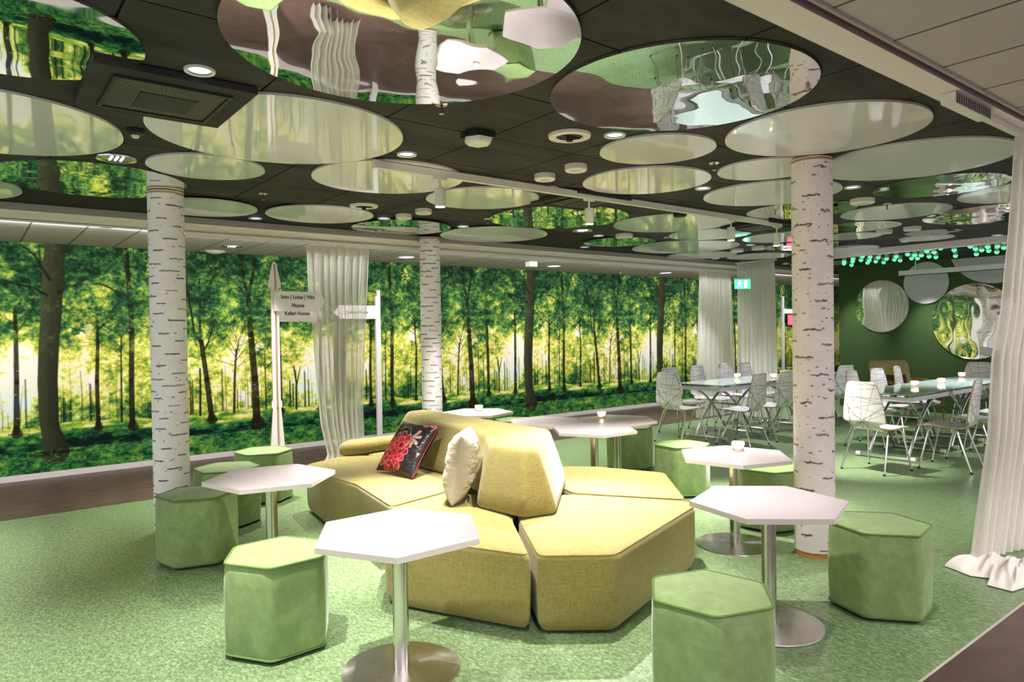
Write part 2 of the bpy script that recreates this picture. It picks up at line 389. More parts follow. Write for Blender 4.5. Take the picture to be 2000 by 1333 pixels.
# black ceiling in square panels with dark joints
mb = MB(); G = .647; x0 = .435-G*6; y0 = 3.215-G*3
mb2 = MB().box(-3.6, XW, YR-.02, YL, ZC+.012, ZC+.05, 0)
for i in range(26):
    for j in range(-1, 7):
        a, b = x0+i*G, y0+j*G
        xa, xb, ya, yb = a+.005, a+G-.005, max(b+.005, YR+.04), min(b+G-.005, YL-.04)
        if yb <= ya or xb > XW+.2: continue
        mb.box(xa, min(xb, XW-.005), ya, yb, ZC, ZC+.012, 0)
struct(mb.build('ceiling', M['ceil'], smooth=0)); struct(mb2.build('ceiling', M['groove'], smooth=0))
struct(MB().box(-6, XW+5, 7.27, YW+.1, ZF, ZF+.1).build('ceiling', M['metalceil'], smooth=0))
struct(MB().box(-1.2, XW+5, -1.0, 1.13, ZF, ZF+.1).build('ceiling', M['metalceil'], smooth=0))
# long trims round the black ceiling
prof = [(7.05, ZC+.05), (7.05, 2.562), (7.075, 2.562), (7.075, 2.553), (7.27, 2.520), (7.27, 2.505), (7.30, 2.505), (7.30, ZC+.05)]
mb = MB(); mb.rings([[(x, y, z) for y, z in prof] for x in (-6, XW+5)], 0); struct(mb.build('trim_2', M['beam'], smooth=0))
struct(MB().box(-6, XW+5, 7.05-.004, 7.052, 2.562, ZC+.01).build('trim_3', M['beamgrey'], smooth=0))
mb = MB().box(-3.5, XW, 1.18, 1.302, 2.52, ZC+.06, 0).box(-3.5, XW, 1.13, 1.18, 2.56, ZC+.06, 1).box(-3.5, XW, 1.118, 1.13, 2.505, ZC, 2)
struct(mb.build('trim_4', [M['beam'], M['groove'], M['beamgrey']], smooth=0))
struct(MB().box(XE, XE+.18, 1.303, 5.75, 2.53, ZC-.001).build('trim_5', M['beam'], smooth=0))
# walls
struct(MB().box(-6, XW+5, YW, YW+.1, 0, ZC+.1).build('wall_far', M['beam'], smooth=0))
struct(MB().box(-6, XW+5, YW-.018, YW, 0, .062).build('baseboard_far', M['beam'], smooth=0))
struct(MB().box(XW, XW+.1, 1.2, 6.55, 0, ZC+.1).build('wall_green', M['greenwall'], smooth=0))
struct(MB().box(XW+4.9, XW+5, 5, YW, 0, ZC+.1).build('wall_end', M['beam'], smooth=0))
struct(MB().box(XW+.1, XW+5, 6.45, 6.55, 0, ZC+.1).build('wall_passage', M['greenwall'], smooth=0))
struct(MB().box(XW+.1, XW+5, 6.55, YL, ZC, ZC+.05).build('ceiling', M['ceil'], smooth=0))
struct(MB().box(3.0, XW, -2.6, -2.5, 0, 2.7).build('wall_near', M['beam'], smooth=0))

# ---- forest mural, painted as a repeating print 3.34 m wide
def paint_forest():
    cv = Canvas(3.34, .05, 2.515, .0052); H, W = cv.H, cv.W
    U, Z = np.meshgrid(cv.u, cv.z)
    def g(u, z, su, sz):
        d = np.minimum(np.abs(U-u), np.minimum(np.abs(U-u-3.34), np.abs(U-u+3.34))); return np.exp(-(d/su)**2-((Z-z)/sz)**2)
    big = fbm(H, W, 5, 7, 3, 1); fol = fbm(H, W, 16, 26, 5, 5, .68); fol2 = fbm(H, W, 34, 30, 4, 9, .75); fine = fbm(H, W, 90, 110, 2, 13, .8)
    leaf = .4*fol+.38*fol2+.22*fine
    L = .39+.26*np.exp(-((Z-1.05)/.5)**2)
    L += .62*g(3.34-.28, 1.1, .32, .42)+.36*g(1.95, .95, .30, .4)+.22*g(.35, 1.15, .3, .45)+.20*g(2.75, .85, .3, .3)+.12*g(1.15, 1.0, .4, .35)
    L -= .10*np.clip((Z-1.75)/.6, 0, 1)
    L -= .14*g(2.45, 1.75, .35, .35)+.14*g(.85, 1.85, .35, .3)+.12*g(1.55, 1.75, .25, .3)+.10*g(0.1, 2.3, .5, .25)+.08*g(2.2, 2.35, .3, .2)
    L += (big-.5)*.5
    V = L+(leaf-.5)*2.0
    V += .55*np.clip(g(.29, 1.6, .10, .12)+g(.98, 2.36, .06, .16)+g(1.1, 1.48, .08, .12)+g(3.07, 1.3, .10, .16)+g(2.2, 1.35, .07, .06)+g(2.02, .72, .06, .12)+g(2.93, .98, .06, .14), 0, 1)*(fol2 > .42)
    stops = [(0.0, (14, 38, 24)), (.18, (26, 66, 38)), (.34, (52, 104, 54)), (.48, (104, 146, 66)), (.6, (160, 182, 72)), (.74, (222, 216, 92)), (.88, (246, 240, 150)), (1.02, (246, 242, 228))]
    xs = np.array([a for a, _ in stops]); cs = np.array([lin(b) for _, b in stops])
    teal = fbm(H, W, 4, 5, 3, 40)
    col = np.stack([np.interp(V, xs, cs[:, k]) for k in range(3)], -1)
    tw = np.clip((teal-.52)*5, 0, 1)[..., None]*.38; col = col*(1-tw)+(col*np.array([.62, 1.02, 1.25]))*tw
    cv.img = col
    # distant thin trunks behind the bright haze
    R = np.random.default_rng(3); dk = lin((24, 40, 20))
    for i in range(90):
        u = R.random()*3.34; h = .18+R.random()**2*.55; w = .006+R.random()*.012
        if abs(((u+.2) % 3.34)-3.1) < .3 and R.random() < .5: continue
        cv.line([(u, .54), (u+R.normal()*.01, .54+h*.5), (u+R.normal()*.015, .54+h)], w, w*.4, dk*(1+R.random()*2), alpha=.35+.5*R.random())
    for u, w in ((.35, .03), (1.38, .02), (1.41, .02), (1.93, .02), (2.6, .035), (2.64, .03), (2.68, .02), (2.8, .03), (2.85, .025), (3.1, .02), (0.1, .035), (.16, .03), (1.02, .025), (1.06, .02), (1.75, .02)):
        cv.line([(u, .53), (u, .8+.3*R.random())], w, w*.7, dk, alpha=.85)
    # the ground
    gh = .56+.02*np.sin(U*3.7)+.012*np.sin(U*11)
    gn = fbm(H, W, 50, 34, 4, 60, .7); fern = .5*fbm(H, W, 60, 60, 3, 70, .8)+.5*fbm(H, W, 26, 22, 4, 77, .7)
    Vg = .42+(gn-.5)*1.0; Vg += .38*np.exp(-((Z-gh)/.035)**2)+.60*(g(1.0, .47, .28, .03)+g(2.0, .49, .2, .03)+g(2.9, .50, .25, .025)+g(.35, .52, .2, .02)+g(1.75, .44, .1, .015))
    band = np.exp(-((Z-(.33+.03*np.sin(U*1.9+.5)))/.085)**2)
    Vg -= .34*band*(.55+.9*fbm(H, W, 8, 9, 3, 81)); Vg = np.where(Z < .3, Vg*.3+.7*(.36+(fern-.5)*1.9+.10*g(1.35, .2, .5, .1)), Vg)
    gs = [(0, (6, 26, 22)), (.15, (14, 58, 40)), (.32, (42, 104, 54)), (.5, (92, 148, 68)), (.66, (150, 190, 60)), (.82, (226, 222, 96)), (1, (250, 240, 190))]
    xs = np.array([a for a, _ in gs]); cs = np.array([lin(b) for _, b in gs])
    gc = np.stack([np.interp(Vg, xs, cs[:, k]) for k in range(3)], -1)
    k = np.clip((gh-Z)/.012+.5, 0, 1)[..., None]; cv.img = cv.img*(1-k)+gc*k
    # trunks with boughs
    D = lin((26, 24, 14)); Bt = lin((68, 70, 48))
    def bough(p, ang, ln, w, depth, col, al):
        x, z = p; pts = [(x, z)]
        for i in range(4):
            ang += R.normal()*.16; x += math.cos(ang)*ln/4; z += math.sin(ang)*ln/4; pts.append((x, z))
        cv.line(pts, w, w*.45, col, alpha=al, soft=.003)
        if depth:
            for q in pts[1:]:
                if R.random() < .8: bough(q, ang+R.choice([-1, 1])*(.35+R.random()*.5), ln*.55, w*.5, depth-1, col, al*.9)
    T = [  # points from top to foot, top width, foot width, flare
        ([(-.315, 1.80), (-.312, 1.54), (-.316, 1.04), (-.327, .51)], .035, .055),
        ([(.43, 1.79), (.431, 1.43), (.415, 1.01), (.419, .51)], .03, .048), ([(.662, 1.5), (.655, 1.0), (.65, .54)], .014, .024),
        ([(.738, 2.5), (.757, 1.957), (.773, 1.638), (.758, 1.0), (.757, .49)], .045, .062), ([(1.14, 1.7), (1.166, 1.2), (1.144, .53)], .022, .036),
        ([(1.35, 2.2), (1.405, 1.855), (1.444, 1.526), (1.519, 1.414)], .018, .035), ([(1.51, 2.2), (1.514, 1.967), (1.508, 1.635), (1.519, 1.414)], .02, .035), ([(1.68, 1.7), (1.597, 1.413), (1.532, 1.281)], .012, .02),
        ([(1.519, 1.43), (1.573, .97), (1.62, .49)], .055, .068), ([(1.927, 1.33), (1.905, 1.0), (1.887, .54)], .02, .032), ([(1.96, 1.45), (1.925, 1.2)], .01, .014),
        ([(1.998, 2.52), (2.041, 2.199), (2.086, 2.019)], .04, .05), ([(2.194, 2.52), (2.139, 2.202), (2.086, 2.019)], .045, .05), ([(2.086, 2.03), (2.11, 1.519), (2.148, .949), (2.164, .415)], .062, .1),
        ([(2.44, 1.95), (2.447, 1.793), (2.469, 1.168), (2.474, .51)], .04, .055), ([(2.655, 1.08), (2.686, .86), (2.68, .52)], .02, .03), ([(2.742, 1.07), (2.693, .85)], .012, .018),
        ([(2.28, 1.3), (2.285, .54)], .012, .02), ([(1.5, 1.1), (1.49, .54)], .02, .03), ([(2.38, 1.1), (2.385, .54)], .015, .025)]
    for pts, wa, wb in T:
        cv.line(pts, wa, wb, D, alpha=.96, tex=-.25)
        x, z = pts[-1]
        if wb > .034 and z < .6: cv.line([(x, z+.05), (x+.005, z-.01)], wb, wb*1.9, D, alpha=.9); cv.line([(x-wb*1.2, z-.015), (x+wb*1.8, z-.02)], .02, .008, D, alpha=.8)
        if pts[0][1] > 1.2:
            for i in range(7): bough((pts[0][0], pts[0][1]-.25*R.random()), PI/2+R.choice([-1, 1])*(.3+.8*R.random()), .35+.2*R.random(), .010, 2, D, .7)
    for i in range(34):
        t = T[R.integers(len(T))][0]; q = t[R.integers(len(t)-1)]
        if q[1] > 1.1: bough(q, PI/2+R.choice([-1, 1])*(.3+.6*R.random()), .4, .009, 2, D, .65)
    # the big beech of the print
    big_t = [(.064, 2.52), (.033, 2.256), (.012, 1.846), (-.023, 1.438), (-.044, 1.03), (-.039, .621), (-.01, .36), (-.005, .29)]
    cv.line(big_t, .20, .17, Bt*.6, alpha=1, tex=-.5)
    cv.line([(-.03, .55), (.0, .4), (.01, .27)], .15, .27, Bt*.55, alpha=.95, tex=-.5)
    for u in (-.02, .01, .03): cv.line([(u+.05, 2.5), (u+.0, 1.8), (u-.05, 1.2), (u-.05, .6)], .02, .03, Bt*(.75 if u < 0 else .42), alpha=.4, soft=.02)
    cv.line([(-.2, .25), (0, .27), (.28, .26)], .05, .03, D*.6, alpha=.8, soft=.02)
    cv.line([(-.03, 1.96), (-.15, 2.04), (-.271, 2.066), (-.40, 2.11), (-.523, 2.121)], .03, .012, D, alpha=.95)
    cv.line([(.0, 2.13), (-.08, 2.27), (-.135, 2.393), (-.25, 2.49)], .035, .02, D, alpha=.9); cv.line([(-.08, 2.27), (-.09, 2.5)], .02, .012, D, alpha=.8)
    cv.line([(.07, 1.99), (.15, 2.05), (.257, 2.086), (.38, 2.09), (.477, 2.101), (.57, 2.05), (.644, 1.998), (.757, 1.957)], .03, .012, D, alpha=.95)
    cv.line([(.08, 2.35), (.25, 2.28), (.42, 2.2), (.6, 2.02)], .014, .008, D, alpha=.8)
    # foliage in front of the crowns
    f1 = fbm(H, W, 22, 30, 5, 101, .7); al = np.clip((f1-.50)*9, 0, 1)*np.clip((Z-1.25)/.5, 0, .6)
    Vf = .16+.30*(fine)+.5*(L-.3)+(fol2-.5)*.9; xs = np.array([a for a, _ in stops]); cs = np.array([lin(b) for _, b in stops])
    fc = np.stack([np.interp(Vf, xs, cs[:, k]) for k in range(3)], -1); d = np.minimum(U, 3.34-U)
    al = al*np.where((d < .13), .25, 1); cv.img = cv.img*(1-al[..., None])+fc*al[..., None]
    # bright leaf flecks
    for i in range(300):
        u = R.random()*3.34; z = .62+R.random()*1.2; dd = min(abs(u-3.06), abs(u-1.95), abs(u-.35), abs(u-2.75))
        if min(u, 3.34-u) > .16 and R.random() < np.exp(-(dd/.3)**2): cv.ell(u, z, .006+.014*R.random(), .003+.004*R.random(), lin((236, 232, 90+int(90*R.random()))), .75, .6)
    for i in range(900):
        u = R.random()*3.34; z = .06+R.random()*.24
        cv.ell(u, z, .012+.02*R.random(), .004+.005*R.random(), lin(((70, 150, 60), (120, 180, 70), (20, 70, 44))[R.integers(3)]), .5, .7)
    return cv
cvf = paint_forest()
xs = np.concatenate([np.arange(-1.2, 4.5, .0058), np.arange(4.5, 9, .009), np.arange(9, 17.85, .016)])
zs = np.linspace(.062, ZF, 350)
X, Z = np.meshgrid(xs, zs); P = np.stack([X, np.full_like(X, YW-.006), Z], -1)
mural = grid_mesh('forest_mural', P, M['forest'], cvf.sample(np.mod(X-.733, 3.34), Z), smooth=False)
tag(mural, 'wide backlit-looking forest photo mural of tall beech trunks covering the long wall', 'mural')

# ------------------------------------------------------------------ birch columns
def paint_bark(seed, blotchy, r):
    cv = Canvas(2*PI*r, 0, 2.6, .0036); R = np.random.default_rng(seed); H, W = cv.H, cv.W
    n = fbm(H, W, 30, 8, 4, seed); base = lin((234, 229, 233)) if not blotchy else lin((236, 225, 228))
    cv.img = base*(.93+.14*n)[..., None]
    ink = lin((34, 28, 30)) if not blotchy else lin((62, 38, 40))
    per = .86
    marks = []
    nm_ = 46 if not blotchy else 24
    for i in range(nm_): marks.append(((i*.618 % 1)*cv.w, (i+.6*R.random())/nm_*per, .06+.11*R.random()**1.5, .006+.004*R.random()))
    for k in range(4):
        for u, z, l, t in marks:
            zz = z+k*per; pts = [(u+l*q/6, zz+R.normal()*.0012*(3 if blotchy else 1)) for q in range(7)]
            cv.line(pts, t, t, ink, alpha=.95, soft=.002)
            if blotchy:
                for q in range(4): cv.ell(u+l*R.random(), zz+R.normal()*.005, .008+.012*R.random(), .003+.004*R.random(), ink, .8, .5)
            else: cv.ell(u, zz, .006, .005, ink, .9, .5)
    for i in range(420 if not blotchy else 520):
        u, z = R.random()*cv.w, R.random()*2.6; s = .002+.0055*R.random()**2
        cv.ell(u, z, s*(1+R.random()*2), s, ink*(1+R.random()), .85, .5)
    if blotchy:
        for i in range(40):
            u, z = R.random()*cv.w, R.random()*2.6
            cv.line([(u, z), (u+R.normal()*.01, z-.03), (u+R.normal()*.012, z-.08*R.random()-.04)], .002, .002, ink*3, alpha=.5)
    return cv
def column(name, x, y, r, seed, blotchy, label, ring=None):
    t = thing(name, label, 'column', (x, y, 0))
    cv = paint_bark(seed, blotchy, r)
    a = np.linspace(0, 2*PI, 190, endpoint=False); z = np.linspace(.035, 2.592, 640)
    A, Z = np.meshgrid(a, z); P = np.stack([r*np.cos(A), r*np.sin(A), Z], -1)
    grid_mesh('bark', P, M['bark'], cv.sample(A*r, Z), parent=t, closed_u=True)
    MB().lathe([(r-.004, 0), (r-.004, .04), (r-.02, .045)], 48).build('base_ring', M['wood'], t)
    MB().lathe([(r+.0015, 2.57), (r+.0015, 2.585)], 48).build('top_ring', M['ply'], t)
    return t
column('birch_column', 1.222, 5.795, .127, 3, False, 'birch-patterned column on the left, behind the green stools and round table base')
column('birch_column', 4.256, 6.945, .118, 5, False, 'slim birch-patterned column rising behind the sofa back in the middle')
column('birch_column', 4.388, 2.386, .126, 8, True, 'birch-patterned column with blotchy purple marks, right of the sofa between two stools')

# ------------------------------------------------------------------ ceiling discs
DISCS = [
 ('M', .105, 3.098, .477, 'wavy mirror disc cut by the upper left edge of the picture, showing trees'),
 ('W', .077, 4.474, .646, 'white glossy disc at the left edge between two mirror discs'),
 ('M', .726, 5.667, .612, 'mirror disc touching the top of the left birch column'),
 ('W', -.227, 6.399, .595, 'white disc barely showing at the left edge under the mirror disc'),
 ('W', 1.385, 3.797, .673, 'large white disc beside the black ceiling cassette, reflecting the arrow sign'),
 ('W', 1.268, 4.82, .366, 'small white disc just above the top of the left birch column'),
 ('M', 1.337, 2.324, .659, 'largest mirror disc at the top centre, reflecting the yellow sofa'),
 ('M', 2.651, 2.083, .604, 'mirror disc at the upper right reflecting patterned chairs'),
 ('W', 3.844, 2.018, .533, 'white disc around the top of the right birch column'),
 ('W', 3.372, 2.824, .351, 'small white disc beside the black-centred speaker, nearest of the pair left of the right column'),
 ('W', 4.014, 3.472, .469, 'white disc touching the spotlight track, beside two round white vents'),
 ('W', 4.423, 2.726, .366, 'small white disc half hidden by the left side of the right birch column'),
 ('W', 5.259, 3.212, .562, 'white disc left of the right column, above the end of the spotlight track'),
 ('W', 5.034, 2.024, .618, 'large white disc between the right birch column and the near curtain'),
 ('M', 6.101, 2.261, .474, 'dark green mirror disc right of the right column below the large white disc'),
 ('W', 7.038, 1.912, .523, 'white disc cut off by the left edge of the near curtain'),
 ('W', 7.143, 3.042, .479, 'long looking white disc with a sprinkler in front, right of the right column'),
 ('M', 8.178, 2.434, .716, 'brown reflecting mirror disc against the near curtain'),
 ('M', 7.832, 3.73, .489, 'mirror disc with yellow trees emerging from behind the right column'),
 ('W', 8.592, 4.169, .387, 'white disc emerging behind the right column, just below a round vent'),
 ('M', 9.079, 3.438, .493, 'mirror disc holding white reflections above the green lights'),
 ('W', 9.93, 4.86, .40, 'white disc right behind the right column, next to the green lights'),
 ('W', 9.62, 3.72, .50, 'pale lilac disc along the beam with the green lights'),
 ('W', 1.641, 6.363, .435, 'white disc behind the top of the left birch column, by the long white beam'),
 ('W', 2.604, 6.155, .481, 'white disc by the long beam, right of a sprinkler and left of the mirror disc'),
 ('W', 2.396, 4.448, .53, 'white disc behind the first spotlight of the track'),
 ('W', 3.399, 4.697, .467, 'white disc between the first and second spotlights of the track'),
 ('M', 4.595, 5.084, .68, 'big green mirror disc below the second spotlight of the track'),
 ('M', 3.614, 6.449, .512, 'mirror disc touching the top of the middle birch column'),
 ('W', 4.773, 6.392, .61, 'white disc right of the middle birch column by the long beam'),
 ('M', 6.496, 6.06, .444, 'narrow green mirror disc near the beam below a small round vent'),
 ('W', 5.862, 4.712, .617, 'white disc with a black detector, left of the third spotlight'),
 ('W', 6.912, 5.017, .469, 'half green half white disc below the third spotlight'),
 ('W', 7.695, 5.986, .705, 'wide white disc in the far ceiling left of the two tiny round vents'),
 ('W', 8.796, 6.53, .513, 'thin white disc next to the beam above the first far curtain'),
 ('W', 7.941, 4.686, .579, 'white disc behind the last spotlight, left side of the right column'),
 ('M', 9.024, 5.01, .535, 'far mirror disc with a pink reflection, left of the right column'),
 ('W', 9.705, 6.148, .472, 'thin white disc above the second far curtain'),
 ('M', 6.245, 3.509, .51, 'mirror disc with yellow reflection at the end of the spotlight track'),
 ('W', 11.9, 6.35, .48, 'farthest white disc beside a downlight, left of the right column'),
]
proto = {}
DISCS = [list(d) for d in DISCS]
for _ in range(3):
    for i in range(len(DISCS)):
        for j in range(i):
            a, b = DISCS[i], DISCS[j]; ov = a[3]+b[3]+.006-math.hypot(a[1]-b[1], a[2]-b[2])
            if ov > 0: a[3] -= ov/2; b[3] -= ov/2
for k, x, y, r, lab in DISCS:
    o = MB().lathe([(r, .0), (r, .012)], 96).build('mirror_disc' if k == 'M' else 'white_disc', M['mirror' if k == 'M' else 'disc'], smooth=30, at=(x, y, 2.596))
    if lab.startswith('largest'): o.rotation_euler = (-.0095, .0075, 0); o.location.z -= .008
    tag(o, lab, 'ceiling disc', 'mirror discs on the black ceiling' if k == 'M' else 'white discs on the black ceiling')

# discs on the green wall
def wall_disc(name, y, z, r, mat, label, cut=None):
    mb = MB(); n = 72; pts = []
    for i in range(n):
        a = 2*PI*i/n; pts.append((y+r*math.cos(a), min(z+r*math.sin(a), cut or 9)))
    mb.rings([[(XW-.022, p, q) for p, q in pts], [(XW-.008, p, q) for p, q in pts]], 0)
    return tag(mb.build(name, M[mat], smooth=30), label, 'wall disc')
wall_disc('mirror_disc', 5.77, 1.846, .467, 'mirror', 'round mirror on the green wall reflecting the far curtain and mural')
wall_disc('white_disc', 5.03, 2.22, .358, 'disc', 'white round disc on the green wall behind the left end of the long bar')
wall_disc('mirror_disc', 4.31, 1.545, .62, 'mirror', 'biggest mirror on the green wall, wavy and partly behind the near curtain')
wall_disc('white_disc', 4.02, 2.80, .652, 'disc', 'white disc cut by the ceiling at the right of the green wall', cut=2.585)

# ------------------------------------------------------------------ ceiling equipment
dl = thing('downlight', 'x', 'downlight')
MB().lathe([(.045, -.004), (.06, -.008), (.062, 0), (.062, .002)], 28, caps=False).build('trim_ring', M['plastic'], dl)
MB().lathe([(.0445, .0), (.0445, .004)], 24).build('lens', M['lens'], dl)
DL = ['beside the black ceiling cassette near the top left mirror disc', 'left of the start of the spotlight track', 'beside the black-centred speaker right of the smoke sensor',
      'below the spotlight track between its first two heads', 'left of the two small vents behind the sofa', 'beside the middle birch column', 'between two white discs by the long beam on the left',
      'beside the small round vent right of the big chrome light', 'by the beam behind the narrow mirror disc', 'by the beam above the first far curtain', 'left of the long white disc near the right column',
      'right of the right birch column', 'left of two tiny vents beside the last spotlight', 'farthest, left of the right column above the passage', 'above the green pendant lights', 'above the green lights near the curtain']
for i, ((x, y), s) in enumerate(zip(DOWN, DL)):
    lab = 'small round recessed downlight '+s
    if i == 0: dl.location = (x, y, 2.603); dl['label'] = lab; dl['group'] = 'small recessed downlights'
    else: dup(dl, (x, y, 2.603), 0, lab, 'small recessed downlights')
def big_light(x, y, z, lab):
    t = thing('recessed_lamp', lab, 'ceiling light', (x, y, z))
    MB().lathe([(.09, -.004), (.112, -.008), (.114, .0)], 36, caps=False).build('trim_ring', M['chrome'], t)
    MB().lathe([(.09, -.002), (.075, .004), (.04, .008)], 36).build('reflector', M['chrome'], t)
    mb = MB()
    for s in (-.03, .0, .03): mb.tube([(s, -.05, -.001), (s, .05, -.001)], .008, 8)
    mb.build('lamp_tube', M['lens'], t)
big_light(.76, 4.90, 2.605, 'big round chrome recessed lamp above the left birch column')
big_light(5.41, 5.60, 2.605, 'big round chrome recessed lamp above the mural, right of the middle column')
big_light(2.41, 8.20, 2.512, 'round lamp in the grey soffit right of the left birch column')
for x, s in ((4.68, 'left of the middle birch column'), (7.32, 'right of the middle birch column beside the junction box'), (10.02, 'just left of the first far curtain')):
    t = thing('soffit_lamp', 'flat round lit soffit lamp '+s, 'ceiling light', (x, 8.24, 2.511), group='flat lamps in the soffit')
    MB().lathe([(.10, 0), (.10, .006)], 32).build('lit_face', M['lens'], t); MB().lathe([(.10, -.004), (.112, -.004), (.115, .003)], 32, caps=False).build('trim_ring', M['plastic'], t)
tag(MB().lathe([(.0, -.03), (.05, -.028), (.10, -.012), (.12, .0), (.12, .004)], 32).build('dome_lamp', M['plastic'], at=(2.39, 8.80, 2.511)), 'shallow white dome on the soffit next to the mural, right of the left column', 'ceiling dome')
tag(MB().box(-.07, .07, -.05, .05, -.07, 0).build('junction_box', M['plastic'], at=(6.58, 7.9, 2.514)), 'small white box under the soffit above the mural trees', 'junction box')
for x, y, s in ((2.72, 2.91, 'near the centre top beside the upper right mirror disc'), (2.74, 5.54, 'above the sofa, left of two small vents')):
    t = thing('ceiling_speaker', 'white-ringed ceiling opening with black centre '+s, 'ceiling speaker', (x, y, 2.600), group='round ceiling openings with black centres')
    MB().lathe([(.075, -.003), (.085, -.012), (.118, -.008), (.122, .008)], 40, caps=False).build('ring', M['plastic'], t)
    MB().lathe([(.078, .001), (.05, .006), (.02, -.002), (.02, .004)], 32).build('grille', M['black'], t)
    mb = MB().box(-.075, .075, -.004, .004, -.006, .0).lathe([(.018, -.03), (.018, .0)], 16); mb.build('cross_bar', M['black'], t)
for x, y, r, s in ((3.25, 3.42, .075, 'larger looking, closest to the right of the smoke sensor'), (3.26, 3.75, .075, 'touching the spotlight track, left of its twin'), (3.27, 5.43, .075, 'right one of the pair above the sofa'),
                (3.26, 5.77, .075, 'left one of the pair above the sofa'), (8.43, 3.71, .09, 'between the mirror disc and white disc right of the right column'), (8.45, 3.41, .09, 'right of its twin above the green lights'),
                (8.59, 5.78, .09, 'left one of the far pair above the curtain corner'), (8.58, 5.44, .09, 'right one of the far pair above the curtain corner'), (6.06, 5.58, .10, 'left of a sprinkler beside the big chrome lamp'), (6.2, 2.91, .10, 'against the right side of the right birch column')):
    t = thing('round_vent', 'round white ceiling vent '+s, 'ceiling vent', (x, y, 2.60), group='round white ceiling vents')
    MB().lathe([(r*.55, -.030), (r*.6, -.034), (r*.9, -.034), (r, -.026), (r, .008)], 32).build('vent_body', M['plastic'], t)
    MB().lathe([(r*.45, -.033), (r*.5, -.030)], 24).build('vent_core', M['cap'], t)
for x, y, s in ((1.84, 2.87, 'under the largest mirror disc'), (1.86, 5.50, 'between the left column and the white discs'), (4.06, 5.54, 'left of the big green mirror disc'), (3.97, 2.84, 'left of the right birch column'),
             (6.63, 2.89, 'in front of the long white disc right of the right column'), (6.70, 5.49, 'in front of the far green and white disc'), (5.0, 7.95, 'on the soffit right of the sheer curtain'), (8.9, 8.3, 'on the soffit above the mural near the far curtain')):
    z = 2.514 if y > 7.3 else 2.606
    t = thing('sprinkler', 'small fire sprinkler '+s, 'sprinkler', (x, y, z), group='fire sprinklers')
    MB().lathe([(.034, 0), (.032, -.006), (.012, -.008), (.012, 0)], 20).build('escutcheon', M['chrome'], t)
    MB().tube([(0, 0, -.004), (0, 0, -.045)], .005, 8).build('bulb', M['redglass'], t); MB().lathe([(.014, -.05), (.014, -.047)], 12).build('deflector', M['chrome'], t)
t = thing('motion_sensor', 'white curved access point on a black bracket in the middle of the ceiling', 'ceiling sensor', (2.27, 3.17, 2.607))
MB().box(-.07, .07, -.07, .07, -.03, 0).tube([(-.09, .0, -.015), (.09, 0, -.015)], .008).build('bracket', M['black'], t)
MB().lathe([(.02, -.075), (.06, -.068), (.082, -.05), (.085, -.035), (.05, -.03)], 6).build('cover', M['plastic'], t)
t = thing('wall_sensor', 'tiny black sensor between the black cassette and the chrome lamp', 'ceiling sensor', (.74, 4.18, 2.607))
MB().lathe([(.045, 0), (.045, -.02), (.03, -.028)], 24).build('housing', M['black'], t); MB().lathe([(.02, -.03), (.018, -.04), (.01, -.045)], 16).build('lens', M['plastic'], t)
t = thing('smoke_detector', 'flat black smoke detector in front of the white disc left of the third spotlight', 'smoke detector', (5.32, 4.19, 2.595))
MB().lathe([(.062, 0), (.062, -.035), (.05, -.045)], 28).build('housing', M['black'], t)
def cassette(x, y, s, lab):
    t = thing('ceiling_cassette', lab, 'air conditioner', (x, y, 2.575)); h = s/2
    MB().box(-h, h, -h, h, 0, .03).build('panel', M['ceil'], t, 0)
    mb = MB()
    for a, b, c, d in ((-1, 1, -1, -.93), (-1, 1, .93, 1), (-1, -.93, -.93, .93), (.93, 1, -.93, .93)): mb.box(a*h*.74, b*h*.74, c*h*.74, d*h*.74, -.012, 0)
    mb.build('frame', M['black'], t, 0)
    i, q = h*.68, h*.36
    for n in range(4):
        ca, sa = [(1, 0), (0, 1), (-1, 0), (0, -1)][n]
        R = lambda p: (p[0]*ca-p[1]*sa, p[0]*sa+p[1]*ca, p[2])
        mb = MB(); k = 12
        for j in range(k):
            u0, u1 = j/k, (j+.6)/k
            w = lambda u: -i+(i-q)*u
            e = lambda u: i-(i-q)*u
            mb.add([R((-e(u0), w(u0), -.004-.012*u0)), R((e(u0), w(u0), -.004-.012*u0)), R((e(u1), w(u1), -.004-.012*u1)), R((-e(u1), w(u1), -.004-.012*u1))], [(0, 1, 2, 3)])
        for j in range(16):
            a0 = -.9+1.8*j/16
            mb.add([R((a0*i, -i, -.006)), R((a0*i+.004, -i, -.006)), R((a0*q+.004, -q, -.018)), R((a0*q, -q, -.018))], [(0, 1, 2, 3)])
        mb.build('louvre', M['grille'], t, 0)
    MB().box(-q, q, -q, q, -.02, -.012).build('centre_plate', M['black'], t, 0)
cassette(.735, 3.47, .635, 'square black ceiling cassette with ribbed louvres at the upper left')
cassette(4.10, 4.26, .60, 'black ceiling cassette behind the second spotlight of the track')
cassette(6.78, 4.26, .60, 'black ceiling cassette behind the last spotlight of the track')

